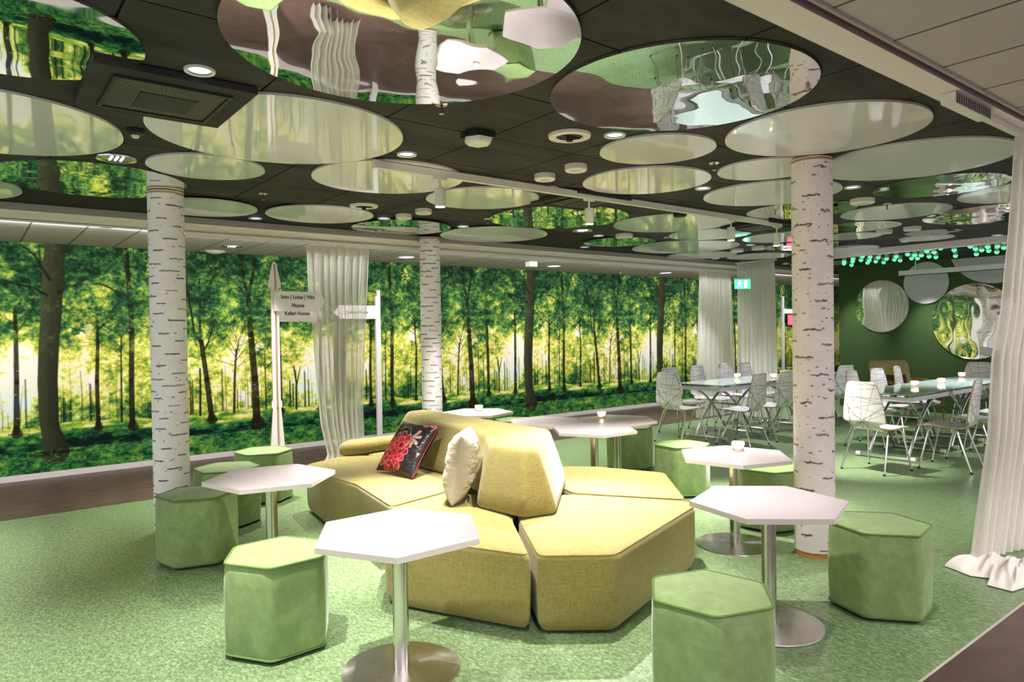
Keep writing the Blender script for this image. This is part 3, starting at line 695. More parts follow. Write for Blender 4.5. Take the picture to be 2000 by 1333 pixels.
# spotlight track
t = thing('lighting_track', 'thin white lighting track running across the black ceiling', 'lighting track', (0, 0, 0))
MB().box(2.06, 6.72, 3.985, 4.02, 2.545, 2.592).build('rail', M['plastic'], t, 0)
MB().box(2.05, 2.06, 3.982, 4.023, 2.543, 2.594).build('end_cap', M['plastic'], t, 0); MB().box(6.72, 6.73, 3.982, 4.023, 2.543, 2.594).build('end_cap', M['plastic'], t, 0)
SP = ['first and nearest, bright, in front of a white disc', 'second along the track, bright, above the green mirror disc', 'third along the track, lit, beside the black detector', 'last on the track by its end, aimed away']
sp0 = None
for (x, y, tg), s in zip(TRACK, SP):
    lab = 'white cylinder spotlight on the track, '+s
    if sp0 is None:
        sp0 = thing('track_spotlight', lab, 'spotlight', (x, 4.0, 2.545), group='spotlights on the white track')
        MB().box(-.05, .05, -.012, .012, -.018, 0).tube([(0, 0, -.01), (0, 0, -.07), (.035, 0, -.09)], .008, 8).build('arm', M['plastic'], sp0)
        hd = MB().lathe([(.032, -.20), (.036, -.20), (.038, -.10), (.034, -.075), (.01, -.07)], 28).build('lamp_head', M['plastic'], sp0)
        MB().lathe([(.031, -.201), (.031, -.197)], 24).build('lens', M['hot'], hd)
    else: dup(sp0, (x, 4.0, 2.545), 0, lab, 'spotlights on the white track')

# emergency unit on the near beam and curtain rails
t = thing('emergency_light', 'cream plastic unit clipped to the near beam at the upper right', 'emergency light', (3.64, 1.23, 2.518))
MB().box(-.22, .22, -.03, .03, -.045, 0).build('housing', M['plastic'], t, 0)
mb = MB()
for i in range(16): mb.box(-.21+i*.026, -.20+i*.026, -.034, -.03, -.05, -.005)
mb.build('fins', M['grille'], t, 0)
tag(MB().box(1.69, 10.72, 7.195, 7.225, 2.47, 2.505).build('curtain_rail', M['plastic'], smooth=0), 'long white curtain rail under the far beam', 'curtain rail')
tag(MB().box(3.90, 9.8, 1.235, 1.262, 2.492, 2.52).build('curtain_rail', M['plastic'], smooth=0), 'white curtain rail under the near beam at the right', 'curtain rail')
tag(MB().box(10.345, 10.375, 6.24, 7.0, 2.578, 2.61).build('curtain_rail', M['plastic'], smooth=0), 'short curtain rail across the ceiling carrying the corner curtain', 'curtain rail')

# ------------------------------------------------------------------ curtains
def curtain(name, label, L, Rr, zt, zb, pleats, amp, mat, group=None, seed=0, header=True, flare=0, rows=70, nrm=(0, 1)):
    """L, Rr: control points [(z, x, y)] of left and right edges from top to bottom"""
    t = thing(name, label, 'curtain', (0, 0, 0), group=group)
    R = np.random.default_rng(seed); n = pleats*14
    z = np.linspace(zt, zb, rows); u = np.linspace(0, 1, n)
    def edge(E):
        E = sorted(E, key=lambda e: e[0]); zz = [e[0] for e in E]
        return np.stack([np.interp(z, zz, [e[1] for e in E]), np.interp(z, zz, [e[2] for e in E])], -1)
    a, b = edge(L), edge(Rr)
    ph = np.cumsum(R.uniform(.6, 1.4, pleats+1)); ph = (ph-ph[0])/(ph[-1]-ph[0])
    k = np.interp(u, ph, np.arange(pleats+1)); am = np.interp(u, ph, R.uniform(.5, 1.3, pleats+1))
    v = (zt-z)/(zt-zb)
    wob = np.sin(k[None]*2*PI+v[:, None]*R.uniform(-1, 1)*1.2)+.35*np.sin(k[None]*4*PI+2+v[:, None]*2.5)
    off = amp*am[None]*wob*(.6+.5*v[:, None]+flare*v[:, None]**6)
    uu = u[None]+.010*np.sin(k[None]*2*PI+1.3+v[:, None]*2)*(.5+v[:, None])
    P = np.zeros((rows, n, 3)); base = a[:, None]*(1-uu[..., None])+b[:, None]*uu[..., None]
    P[..., 0] = base[..., 0]+off*nrm[0]; P[..., 1] = base[..., 1]+off*nrm[1]; P[..., 2] = z[:, None]
    grid_mesh('cloth', P, mat, parent=t)
    if header:
        hb = int(rows*.035)+2; Q = P[:hb].copy(); Q[..., 0] -= .004*nrm[0]; Q[..., 1] -= .004*nrm[1]
        grid_mesh('heading_tape', Q, M['voile2'], parent=t)
        for i in range(pleats):
            j = min(n-1, int((i+.5)/pleats*n)); p = P[0, j]; MB().box(p[0]-.012, p[0]+.012, p[1]-.006, p[1]+.006, zt-.01, zt+.012).build('glider', M['plastic'], t, 0)
    return t
curtain('sheer_curtain', 'sheer white curtain on the far rail, hanging between the two direction signs',
        [(2.45, 2.885, 7.21), (2.01, 2.892, 7.21), (1.57, 2.928, 7.21), (1.02, 2.969, 7.21), (.518, 3.011, 7.2), (.175, 3.085, 7.2), (0.01, 3.00, 7.22)],
        [(2.45, 3.62, 7.21), (1.97, 3.585, 7.21), (1.22, 3.526, 7.21), (.645, 3.495, 7.21), (.0, 3.50, 7.2)], 2.452, .012, 8, .035, M['voile'], seed=4)
curtain('sheer_curtain', 'white curtain hanging from the far rail, left one of the far pair',
        [(2.45, 9.642, 7.21), (1.43, 9.596, 7.21), (0, 9.53, 7.2)], [(2.45, 10.50, 7.21), (0, 10.60, 7.2)], 2.46, .012, 9, .04, M['voile2'], seed=9)
curtain('sheer_curtain', 'white corner curtain hung from the ceiling, right one of the far pair behind the chairs',
        [(2.57, 10.36, 6.98), (0, 10.36, 6.97)], [(2.57, 10.36, 6.285), (0, 10.36, 6.20)], 2.575, .012, 8, .04, M['voile2'], seed=12, nrm=(1, 0))
t = curtain('sheer_curtain', 'near sheer curtain at the right edge pooling on the green floor',
        [(2.49, 4.393, 1.262), (2.0, 4.456, 1.31), (1.59, 4.518, 1.36), (1.3, 4.541, 1.41), (.84, 4.773, 1.5), (.43, 4.955, 1.6), (.03, 4.98, 1.65)],
        [(2.49, 6.0, 1.25), (1.2, 5.9, 1.3), (.02, 5.95, 1.42)], 2.49, .02, 14, .024, M['voile3'], seed=21)
# cloth pooled on the floor
def pool():
    out = [(4.74, 1.74), (4.66, 1.57), (4.705, 1.48), (4.57, 1.46), (4.56, 1.335), (4.68, 1.31), (4.95, 1.27), (5.3, 1.26), (5.8, 1.26)]
    inn = [(5.20, 1.62), (5.18, 1.60), (5.18, 1.57), (5.2, 1.52), (5.22, 1.50), (5.25, 1.47), (5.35, 1.44), (5.6, 1.40), (5.95, 1.36)]
    n, rows = 160, 40; R = np.random.default_rng(2); t = np.linspace(0, len(out)-1, n); P = np.zeros((rows, n, 3))
    o = np.stack([np.interp(t, range(len(out)), [p[k] for p in out]) for k in (0, 1)], -1); i = np.stack([np.interp(t, range(len(inn)), [p[k] for p in inn]) for k in (0, 1)], -1)
    for r in range(rows):
        v = r/(rows-1); P[r, :, :2] = o*(1-v)+i*v
        h = .004+.085*math.sin(v*PI)**.8
        P[r, :, 2] = .006+h*(.55+.25*np.sin(t*2.9+v*4+1)+.16*np.sin(t*6.3-v*5)+.06*np.sin(t*13+v*9)).clip(0.02)*(1 if r else 0)
    return P
grid_mesh('pooled_hem', pool(), M['hem'], parent=t)

# ------------------------------------------------------------------ direction signs
def text_obj(s, size, mat, parent, loc, rot, name='lettering', extrude=.0008, align='CENTER'):
    cu = bpy.data.curves.new(name, 'FONT'); cu.body = s; cu.size = size; cu.extrude = extrude; cu.align_x = align; cu.align_y = 'CENTER'; cu.offset = size*.022
    o = bpy.data.objects.new(name, cu); C.objects.link(o); dg = bpy.context.evaluated_depsgraph_get()
    me = bpy.data.meshes.new_from_object(o.evaluated_get(dg)); bpy.data.objects.remove(o); me.materials.clear(); me.materials.append(mat)
    o = bpy.data.objects.new(name, me); C.objects.link(o); o.parent = parent; o.location = loc; o.rotation_euler = rot; o.scale.x = .86
    return o
def post_profile():
    half = [(.104, 0), (.104, .10), (.09, .13), (.042, .74), (.053, .755), (.053, .81), (.040, .83), (.040, 1.98), (.063, 1.98), (.063, 2.02), (.052, 2.07), (.022, 2.22), (.008, 2.245)]
    return half+[(-x, z) for x, z in reversed(half)]
def arrow_post(name, label, x, y, rz):
    t = thing(name, label, 'signpost', (x, y, 0), rz)
    pr = post_profile(); w = .009
    for k, nm in ((0, 'front_board'), (1, 'cross_board')):
        mb = MB()
        A = [(px, -w, z) if k == 0 else (-w, px*.45, z) for px, z in pr]; B = [(px, w, z) if k == 0 else (w, px*.45, z) for px, z in pr]; n = len(pr)
        mb.add(A+B, [tuple(range(n)), tuple(range(2*n-1, n-1, -1))], 0)
        mb.add(A+B, [(i, (i+1) % n, n+(i+1) % n, n+i) for i in range(n)], 1)
        mb.build(nm, [M['posts'], M['ply']], t, 0)
    return t
def sign_board(t, pts, y, th, name='sign_board'):
    mb = MB(); n = len(pts); A = [(x, y, z) for x, z in pts]; B = [(x, y+th, z) for x, z in pts]
    mb.add(A+B, [tuple(range(n)), tuple(range(2*n-1, n-1, -1))], 0); mb.add(A+B, [(i, (i+1) % n, n+(i+1) % n, n+i) for i in range(n)], 1)
    return mb.build(name, [M['posts'], M['ply']], t, 0)
a1 = arrow_post('signpost', 'white arrow-topped signpost with plywood edges in front of the sheer curtain, pointing right', 2.505, 7.12, 0)
b = sign_board(a1, [(-.02, 1.742), (.455, 1.742), (.53, 1.845), (.455, 1.945), (-.02, 1.945)], -.03, .015)
text_obj('Inno | Lotus | Viini', .056, M['ink'], b, (.232, -.0315, 1.887), (PI/2, 0, 0)); text_obj('Huone', .056, M['ink'], b, (.232, -.0315, 1.800), (PI/2, 0, 0))
b = sign_board(a1, [(.055, 1.635), (.50, 1.635), (.58, 1.715), (.50, 1.80), (.055, 1.80)], .135, .012, 'lower_sign_board')
MB().box(.035, .06, .009, .135, 1.66, 1.70).build('sign_bracket', M['posts'], a1, 0)
text_obj('Kellari Huone', .056, M['ink'], b, (.285, .1335, 1.722), (PI/2, 0, 0))
a2 = thing('signpost', 'thin white signpost against the mural right of the sheer curtain, sign pointing left', 'signpost', (4.575, 8.89, 0))
MB().box(-.012, .036, -.02, .02, 0, 2.10).box(-.036, -.012, -.02, .02, 0, 2.02).build('post_board', M['posts'], a2, 0)
b = sign_board(a2, [(-.03, 1.70), (-.03, 1.885), (-.575, 1.885), (-.67, 1.79), (-.575, 1.70)], -.035, .015)
text_obj('Cabana Huone', .062, M['inkgrey'], b, (-.32, -.0365, 1.792), (PI/2, 0, 0))
tag(MB().box(15.05, 15.13, YW-.05, YW-.012, 0, 2.22).build('white_post', M['posts'], smooth=0), 'slim white upright against the mural between the far curtain and the right column', 'upright')
t = thing('info_screen', 'small black framed pink screen on the mural left of the right column', 'info screen', (15.41, YW-.012, 1.66))
MB().box(-.16, .16, -.03, 0, -.135, .135).build('frame', M['black'], t, 0); MB().box(-.12, .12, -.033, -.03, -.115, .12).build('display', M['screen'], t, 0)
t = thing('lit_sign', 'blank bright white sign panel above the small pink screen', 'lit sign', (15.42, YW-.012, 1.87))
MB().box(-.3, .3, -.03, 0, -.045, .045).build('panel', M['lampwhite'], t, 0)
# exit sign
t = thing('exit_sign', 'green glowing running-man exit sign hanging in front of the far curtains', 'exit sign', (10.1, 6.7, 2.215), math.radians(-38))
MB().box(-.13, .13, -.004, .004, -.075, .075).build('plate', M['exitg'], t, 0)
mb = MB(); yy = -.0055
def flat(pts): n = len(pts); mb.add([(x, yy, z) for x, z in pts]+[(x, yy+.001, z) for x, z in pts], [tuple(range(n)), tuple(range(2*n-1, n-1, -1))]+[(i, (i+1) % n, n+(i+1) % n, n+i) for i in range(n)])
flat([(.03, -.06), (.03, .06), (.08, .06), (.08, -.06)]); flat([(-.045+.014*math.cos(a), .045+.014*math.sin(a)) for a in np.linspace(0, 2*PI, 12, endpoint=False)])
flat([(-.06, .028), (-.03, .028), (-.035, -.005), (-.062, -.005)]); flat([(-.045, -.005), (-.02, -.03), (-.01, -.03), (-.034, .0)]); flat([(-.02, -.03), (-.03, -.055), (-.018, -.055), (-.01, -.03)])
flat([(-.06, -.005), (-.075, -.035), (-.1, -.04), (-.1, -.05), (-.066, -.045), (-.048, -.005)]); flat([(-.035, .026), (-.01, .005), (-.005, .012), (-.03, .032)]); flat([(-.06, .026), (-.085, .008), (-.08, .0), (-.055, .016)])
mb.build('pictogram', M['exitw'], t, 0)
MB().box(-.14, .14, -.02, .02, .075, .10).build('housing', M['plastic'], t, 0); MB().tube([(-.0, 0, .1), (-.0, 0, .385)], .006).build('hanger', M['plastic'], t)

# ------------------------------------------------------------------ sofa modules
MODS = [
 ([(2.50, 3.145), (2.185, 2.61), (2.485, 2.37), (3.545, 2.70), (3.63, 2.80), (3.20, 3.44), (2.85, 3.62)], 'front right lime sofa seat block with the bright lamp pool on it'),
 ([(3.645, 2.845), (4.215, 3.49), (4.00, 4.02), (3.80, 4.22), (3.42, 4.10), (3.22, 3.465)], 'rear right lime sofa seat block beyond the seam, next to the double table'),
 ([(2.165, 2.635), (2.475, 3.16), (2.83, 3.65), (2.60, 4.05), (2.10, 3.93), (1.79, 3.45), (1.84, 3.30)], 'front centre lime sofa seat block under the nearest white table'),
 ([(2.11, 3.965), (2.60, 4.08), (3.10, 4.3), (3.15, 5.3), (2.72, 5.93), (2.25, 5.73), (2.18, 5.25), (2.23, 4.73)], 'left lime sofa seat block carrying the black floral cushion'),
 ([(3.15, 4.12), (3.40, 4.13), (3.78, 4.25), (3.85, 5.2), (3.60, 6.0), (3.20, 6.02), (3.18, 5.3), (3.13, 4.28)], 'rear lime sofa seat block hidden behind the backrest'),
]
for i, (poly, lab) in enumerate(MODS):
    x0 = sum(p[0] for p in poly)/len(poly); y0 = sum(p[1] for p in poly)/len(poly); pl = [(p[0]-x0, p[1]-y0) for p in poly]
    t = thing('lounge_block', lab, 'sofa', (x0, y0, 0), group='lime modular sofa blocks')
    mb = MB(); soft_prism(mb, pl, [(.012, .034), (.02, .022), (.04, .010), (.08, .002), (.22, -.002), (.36, .0), (.380, .004), (.391, .011), (.397, .022), (.401, .05), (.404, .12)], .045, 5)
    mb.build('cushion_block', M['sofa'], t, 50)
    mb = MB(); soft_prism(mb, pl, [(0, .09), (.014, .09)], .06, 3); mb.build('base', M['black'], t, 0)
    loop = [(p.x, p.y, .392) for p in fillet(offset_poly(pl, .010), .045, 5)]; loop.append(loop[0])
    MB().tube(loop, .0028, 6).build('seam', M['sofa'], t)
bot = [(2.47, 3.54), (2.52, 3.135), (2.745, 3.085), (3.38, 3.69), (3.46, 4.40), (3.46, 5.72), (3.02, 5.74), (2.84, 5.42), (2.86, 4.52), (2.70, 3.86)]
top = [(2.576, 3.52), (2.61, 3.23), (2.69, 3.19), (3.31, 3.79), (3.32, 4.38), (3.34, 5.56), (3.14, 5.56), (3.02, 5.36), (2.93, 4.60), (2.83, 3.92)]
t = thing('wedge_block', 'long angled lime wedge backrest lying on the sofa blocks', 'sofa backrest', (2.9, 4.3, .405))
rings = []
for z, f, d in ((.0, 0, .04), (.006, .0, .02), (.025, .04, .004), (.12, .28, -.002), (.22, .55, -.002), (.30, .78, .0), (.350, .92, .001), (.370, .97, .006), (.380, .99, .014), (.386, 1, .028), (.388, 1, .045)):
    pl = [((b_[0]+(t_[0]-b_[0])*f-2.9), (b_[1]+(t_[1]-b_[1])*f-4.3)) for b_, t_ in zip(bot, top)]
    rings.append([(p.x, p.y, z) for p in fillet(offset_poly(pl, d), .035, 5)])
MB().rings(rings).build('cushion_block', M['sofa'], t, 50)
t = thing('bolster_block', 'low lime bolster block at the far left end of the sofa', 'sofa backrest', (2.9, 5.8, .405))
pb = [(-.29, .10), (-.20, -.03), (.10, .02), (.42, .02), (.42, .29), (-.11, .31)]
mb = MB(); soft_prism(mb, pb, [(0, .02), (.01, .006), (.05, .0), (.085, .01), (.10, .03), (.104, .06)], .07, 5); mb.build('cushion_block', M['sofa'], t, 50)
# support of the bolster
t = thing('lounge_block', 'far left lime sofa seat block under the low bolster', 'sofa', (3.0, 6.1, 0), group='lime modular sofa blocks')
mb = MB(); soft_prism(mb, [(-.28, -.14), (.05, -.62), (.16, -.62), (.18, -.06), (.62, -.06), (.45, .25), (-.1, .25)], [(.012, .05), (.05, .02), (.2, 0), (.38, .012), (.40, .04)], .05, 4); mb.build('cushion_block', M['sofa'], t, 50)

# ------------------------------------------------------------------ cushions
def pillow(name, label, w, h, th, mat, colfn, M4, seed, piping=None):
    t = thing(name, label, 'cushion'); t.matrix_world = M4
    n = 150; u = np.linspace(-1, 1, n); U, V = np.meshgrid(u, u)
    pinch = 1-.10*(1-np.abs(V)**2)*np.abs(U)**6*0-.07*np.cos(U*PI/2)**1*np.abs(V)**4
    X = U*w/2*(1-.08*np.cos(V*PI/2)*np.abs(U)**3); Z = V*h/2*(1-.08*np.cos(U*PI/2)*np.abs(V)**3)
    T = ((1-np.abs(U)**3.2)*(1-np.abs(V)**3.2)).clip(0)**.5*th/2
    wr = (fbm(n, n, 9, 5, 4, seed, .6)-.5)*.032*(T/(th/2))
    ob = None
    for s, nm in ((-1, 'front_panel'), (1, 'back_panel')):
        P = np.stack([X, s*(T+wr), Z], -1)
        if s == 1: P = P[:, ::-1]
        c = None if colfn is None else colfn(U if s == -1 else U[:, ::-1], V, s)
        o = grid_mesh(nm, P, mat, c, parent=t)
    if piping:
        k = np.linspace(-1, 1, 40)
        f = lambda a, b: (a*w/2*(1-.08*math.cos(b*PI/2)*abs(a)**3), 0, b*h/2*(1-.08*math.cos(a*PI/2)*abs(b)**3))
        path = [f(a, -1) for a in k]+[f(1, b) for b in k]+[f(-a, 1) for a in k]+[f(-1, -b) for b in k]
        MB().tube(path, .003, 6).build('piping', piping, t)
    return t
def floral(U, V, s):
    H, W = U.shape; cv = Canvas(2, -1, 1, .008, periodic=False); bk = lin((30, 24, 28)); cv.img[:] = bk
    nn = fbm(cv.H, cv.W, 12, 10, 3, 4); cv.img *= (.7+.7*nn)[..., None]
    if s == -1:
        red = lin((176, 22, 40)); dr = lin((120, 8, 26)); pk = lin((206, 120, 122)); gy = lin((160, 146, 138))
        def petal(x, z, a, l, w, c):
            for k in range(2):
                cc = pk if k == 0 else c; g = 1 if k == 0 else .84
                for q in np.linspace(.15, 1, 9):
                    r = w*math.sin(min(1, q*.95)*PI*.62)*g; cv.ell(x+math.cos(a)*l*q*(1 if k == 0 else .97), z+math.sin(a)*l*q*(1 if k == 0 else .97), r, r, cc, 1, .12)
        fx, fz = .80, -.28   # canvas u runs 0..2
        R = np.random.default_rng(5)
        for rad, n, w in ((.66, 13, .14), (.47, 10, .13), (.32, 7, .12), (.17, 5, .09)):
            for i in range(n):
                a = 2*PI*i/n+rad*3; petal(fx, fz, a, rad*(1 if abs(math.sin(a)) > .5 else .8), w, red if (i+int(rad*10)) % 3 else dr)
        cv.ell(fx, fz, .06, .06, dr, 1, .2)
        cv.line([(.5, .95), (.62, .7), (.95, .68), (1.15, .42), (1.28, .3)], .02, .02, gy)
        for i in range(7): a = i*.9; cv.ell(.55+.06*math.cos(a), .66+.06*math.sin(a), .05, .03, gy, .6, .3)
        for a, l in ((.9, .34), (.2, .36), (-.5, .40), (-1.1, .38), (2.5, .0), (-1.9, .34)):
            if l: petal(1.28, .3, a, l, .065, gy)
        for x, z in ((.25, .98), (.4, .93), (1.4, .95), (1.55, .88), (1.7, .95), (1.85, .9), (.1, .9)): cv.ell(x, z, .09, .07, pk, 1, .1); cv.ell(x, z, .07, .05, red, 1, .1)
        cv.line([(1.25, -.78), (1.32, -.86), (1.25, -.95)], .02, .02, lin((180, 120, 70)))
    return cv.sample(U+1, V)
def frame_from(c, xdir, zdir):
    x = Vector(xdir).normalized(); z = Vector(zdir); y = z.cross(x).normalized(); z = x.cross(y)
    return Matrix(((x.x, y.x, z.x, c[0]), (x.y, y.y, z.y, c[1]), (x.z, y.z, z.z, c[2]), (0, 0, 0, 1)))
# black cushion: bottom corners (2.56,4.93) and (2.61,4.49) on the seat, leaning back against the wedge
bl, br = Vector((2.53, 4.96, .415)), Vector((2.60, 4.50, .415)); xd = (br-bl).normalized(); up = Vector((.30, .10, .40)).normalized()
c0 = (bl+br)/2+up*.225+Vector((.0, 0, .008))
pillow('cushion', 'black satin cushion embroidered with a red peony, leaning on the backrest', .46, .45, .13, M['satin'], floral, frame_from(c0, xd, up), 3, M['red'])
bl, br = Vector((2.37, 3.93, .415)), Vector((2.41, 3.60, .415))
bl, br = Vector((2.62, 3.93, .415)), Vector((2.35, 3.63, .415)); xd = (br-bl).normalized(); up = Vector((.11, .02, .44)).normalized()
c0 = (bl+br)/2+up*.215+Vector((.0, 0, .01))
pillow('cushion', 'cream linen cushion leaning against the front block of the backrest', .44, .44, .20, M['cream'], None, frame_from(c0, xd, up), 8)

# ------------------------------------------------------------------ stools
def make_stool():
    t = thing('hexagonal_stool', 'x', 'stool', group='green hexagonal stools')
    hexa = [(.262*math.cos(PI/3*i), .262*math.sin(PI/3*i)) for i in range(6)]
    mb = MB(); soft_prism(mb, hexa, [(.018, .014), (.022, .004), (.06, .0), (.15, -.003), (.25, -.004), (.35, -.002), (.40, .0), (.425, .003), (.435, .008), (.4385, .012)], .045, 6)
    mb.build('upholstered_body', M['suede'], t, 50)
    mb = MB(); soft_prism(mb, hexa, [(.430, .012), (.437, .006), (.443, .006), (.447, .012), (.450, .03), (.453, .09), (.456, .17)], .03, 6); mb.build('seat_pad', M['suede'], t, 60)
    for z, d, nm in ((.444, .004, 'top_piping'), (.022, .004, 'bottom_piping')):
        lp = [(p.x, p.y, z) for p in fillet(offset_poly(hexa, d), .032, 6)]; lp.append(lp[0]); MB().tube(lp, .0055, 8).build(nm, M['piping'], t)
    mb = MB(); soft_prism(mb, hexa, [(0, .02), (.018, .02)], .04, 3); mb.build('foot', M['black'], t, 0)
    return t
ST = [(2.325, 1.705, 41, 'nearest of all, cut by the bottom edge'), (1.175, 3.37, 3, 'in the left foreground beside the nearest white table'), (1.205, 4.995, 44, 'at far left in front of the left birch column'),
      (1.63, 5.80, 32, 'behind the left table, right of the left birch column'), (2.12, 6.40, 40, 'farthest on the left, below the arrow signpost'), (3.815, 1.715, 9, 'right foreground, touching the right table corner'),
      (4.77, 2.95, 40, 'behind the candle table, left of the right birch column'), (5.13, 4.05, 26, 'behind the sofa and left of the candle table'), (5.66, 5.17, 27, 'under the far corner of the joined tables'), (5.14, 6.50, 10, 'peeking out between the far table and the joined tables')]
st0 = None
for x, y, a, s in ST:
    lab = 'green suede six-sided stool '+s
    if st0 is None: st0 = make_stool(); st0.location = (x, y, 0); st0.rotation_euler = (0, 0, math.radians(a)); st0['label'] = lab
    else: dup(st0, (x, y, 0), math.radians(a), lab)

# ------------------------------------------------------------------ white hexagon tables
def make_table():
    t = thing('hexagonal_table', 'x', 'table', group='white hexagonal pedestal tables')
    hx = [(.392*math.cos(PI/3*i), .392*math.sin(PI/3*i)) for i in range(6)]
    mb = MB(); n = 6; pr = lambda z, d: [(p.x, p.y, z) for p in offset_poly(hx, d)]
    mb.rings([pr(.599, .0), pr(.6235, 0)], 1, True, False); mb.rings([pr(.6235, 0), pr(.625, .0015)], 0, False, True)
    mb.build('tabletop', [M['white'], M['edge']], t, 0)
    MB().lathe([(.035, .012), (.035, .592)], 40).build('pole', M['steel'], t)
    MB().lathe([(.26, 0), (.262, .004), (.26, .009), (.20, .0115), (.035, .013)], 72).build('base_plate', M['base'], t)
    mb = MB()
    for a in (0, PI/2): mb.box(-.22 if a == 0 else -.02, .22 if a == 0 else .02, -.02 if a == 0 else -.22, .02 if a == 0 else .22, .590, .599)
    mb.build('bracket', M['black'], t, 0)
    return t
TB = [(1.500, 2.745, 0, 'nearest, in the foreground before the sofa front'), (3.165, 1.965, 18, 'at the right foreground beside the front centre stool'), (1.475, 4.325, 46, 'at the left among four stools'),
      (4.155, 2.835, 42.5, 'with a candle, behind the right foreground table'), (4.410, 5.094, -4, 'behind the sofa back, left one of the three joined'), (4.362, 4.405, -4, 'behind the sofa back, front one of the three joined'),
      (4.983, 4.708, -4, 'behind the sofa back, right one of three joined, holding a candle'), (4.38, 6.21, 18, 'farthest, with a candle, before the mural')]
tb0 = None
for x, y, a, s in TB:
    lab = 'white hexagonal pedestal table '+s
    if tb0 is None: tb0 = make_table(); tb0.location = (x, y, 0); tb0.rotation_euler = (0, 0, math.radians(a)); tb0['label'] = lab
    else: dup(tb0, (x, y, 0), math.radians(a), lab)

# ------------------------------------------------------------------ candle holders
def make_candle():
    t = thing('candle_holder', 'x', 'candle holder', group='small glass candle holders'); mb = MB(); n = 48
    rg = lambda r, z, w=.0: [((r+w*math.cos(8*2*PI*i/n))*math.cos(2*PI*i/n), (r+w*math.cos(8*2*PI*i/n))*math.sin(2*PI*i/n), z) for i in range(n)]
    mb.rings([rg(.028, 0), rg(.037, .004, .002), rg(.041, .022, .004), rg(.036, .032, .001), rg(.042, .042, .004), rg(.041, .066, .003), rg(.036, .066), rg(.034, .018), rg(.010, .015)], 0)
    mb.build('glass_cup', M['votive'], t, 40)
    MB().lathe([(.020, .0165), (.020, .034), (.016, .035)], 20).build('candle', M['wax'], t)
    MB().lathe([(.001, .036), (.0045, .037), (.0048, .038), (.003, .039), (.0005, .040)], 12).build('flame', M['flame'], t)
    return t
CN = [(4.305, 2.905, .6252, 'on the white table behind the right foreground table'), (4.95, 4.89, .6252, 'on the three joined white tables'), (4.44, 6.27, .6252, 'on the farthest white table before the mural'),
      (9.04, 6.10, .752, 'on the left glass tables, at the left'), (9.29, 5.66, .752, 'on the left glass tables beside the upright chair back'), (9.118, 3.665, .752, 'nearest on the right glass tables'),
      (9.77, 3.61, .752, 'middle of three on the right glass tables'), (11.1, 3.84, .752, 'farthest on the right glass tables')]
cd0 = None
for x, y, z, s in CN:
    lab = 'lit glass candle holder '+s
    if cd0 is None: cd0 = make_candle(); cd0.location = (x, y, z); cd0['label'] = lab
    else: dup(cd0, (x, y, z), random.random(), lab)
    l = bpy.data.lights.new('candle_glow', 'POINT'); l.energy = .45; l.color = (1, .72, .5); l.shadow_soft_size = .010
    o = bpy.data.objects.new('candle_glow', l); C.objects.link(o); o.location = (x, y, z+.048)

# ------------------------------------------------------------------ glass dining tables
def make_dining():
    t = thing('dining_table', 'x', 'table', group='glass dining tables'); L, Wd = .575, .36
    mb = MB(); P = fillet([(-L, -Wd), (L, -Wd), (L, Wd), (-L, Wd)], .03, 4)
    mb.rings([[(p.x, p.y, .740) for p in P], [(p.x, p.y, .751) for p in P]], 0, True, False); mb.rings([[(p.x, p.y, .751) for p in P], [(p.x*.998, p.y*.998, .752) for p in P]], 1, False, True)
    mb.build('glass_top', [M['glassedge'], M['glasstop']], t, 30)
    l, w = .53, .31
    mb = MB().box(-l, l, -w, -w+.03, .665, .715).box(-l, l, w-.03, w, .665, .715).box(-l, -l+.03, -w+.03, w-.03, .665, .715).box(l-.03, l, -w+.03, w-.03, .665, .715); mb.build('frame', M['greyframe'], t, 0)
    mb = MB()
    for sx in (-1, 1):
        for sy in (-1, 1): mb.lathe([(.014, .715), (.014, .741)], 14, (sx*(l-.05), sy*(w-.015)))
    mb.build('glass_pad', M['greyframe'], t)
    for s in (-1, 1):
        fb = MB().tube([(s*.40, -.27, .028), (s*.40, .27, .028)], .018, 12).build('foot_bar', M['chrome'], t)
        for q in (-1, 1): MB().tube([(s*.40, q*.27, .028), (s*.40, q*.32, .028)], .027, 14).build('end_cap', M['cap'], fb)
        for y in (-.21+.03*s, .21+.03*s):
            pts = [(s*(.40-.80*k/12), y, .035+.63*math.sin(k/12*PI/2)**.95+0*k) for k in range(13)]
            MB().tube(pts, .017, 10).build('curved_leg', M['chrome'], t)
    MB().tube([(0, -.2, .45), (0, .2, .45)], .012, 8).build('cross_rod', M['chrome'], t)
    return t
DT = [(8.27, 5.80, 'left row, nearest, before the far curtains'), (9.46, 5.80, 'left row, second'), (10.65, 5.80, 'left row, last, behind the right column'),
      (8.50, 3.57, 'right row, nearest'), (9.69, 3.57, 'right row, second'), (10.88, 3.57, 'right row, farthest')]
dt0 = None
for x, y, s in DT:
    lab = 'green glass dining table with crossed chrome legs, '+s
    if dt0 is None: dt0 = make_dining(); dt0.location = (x, y, 0); dt0['label'] = lab
    else: dup(dt0, (x, y, 0), 0, lab)

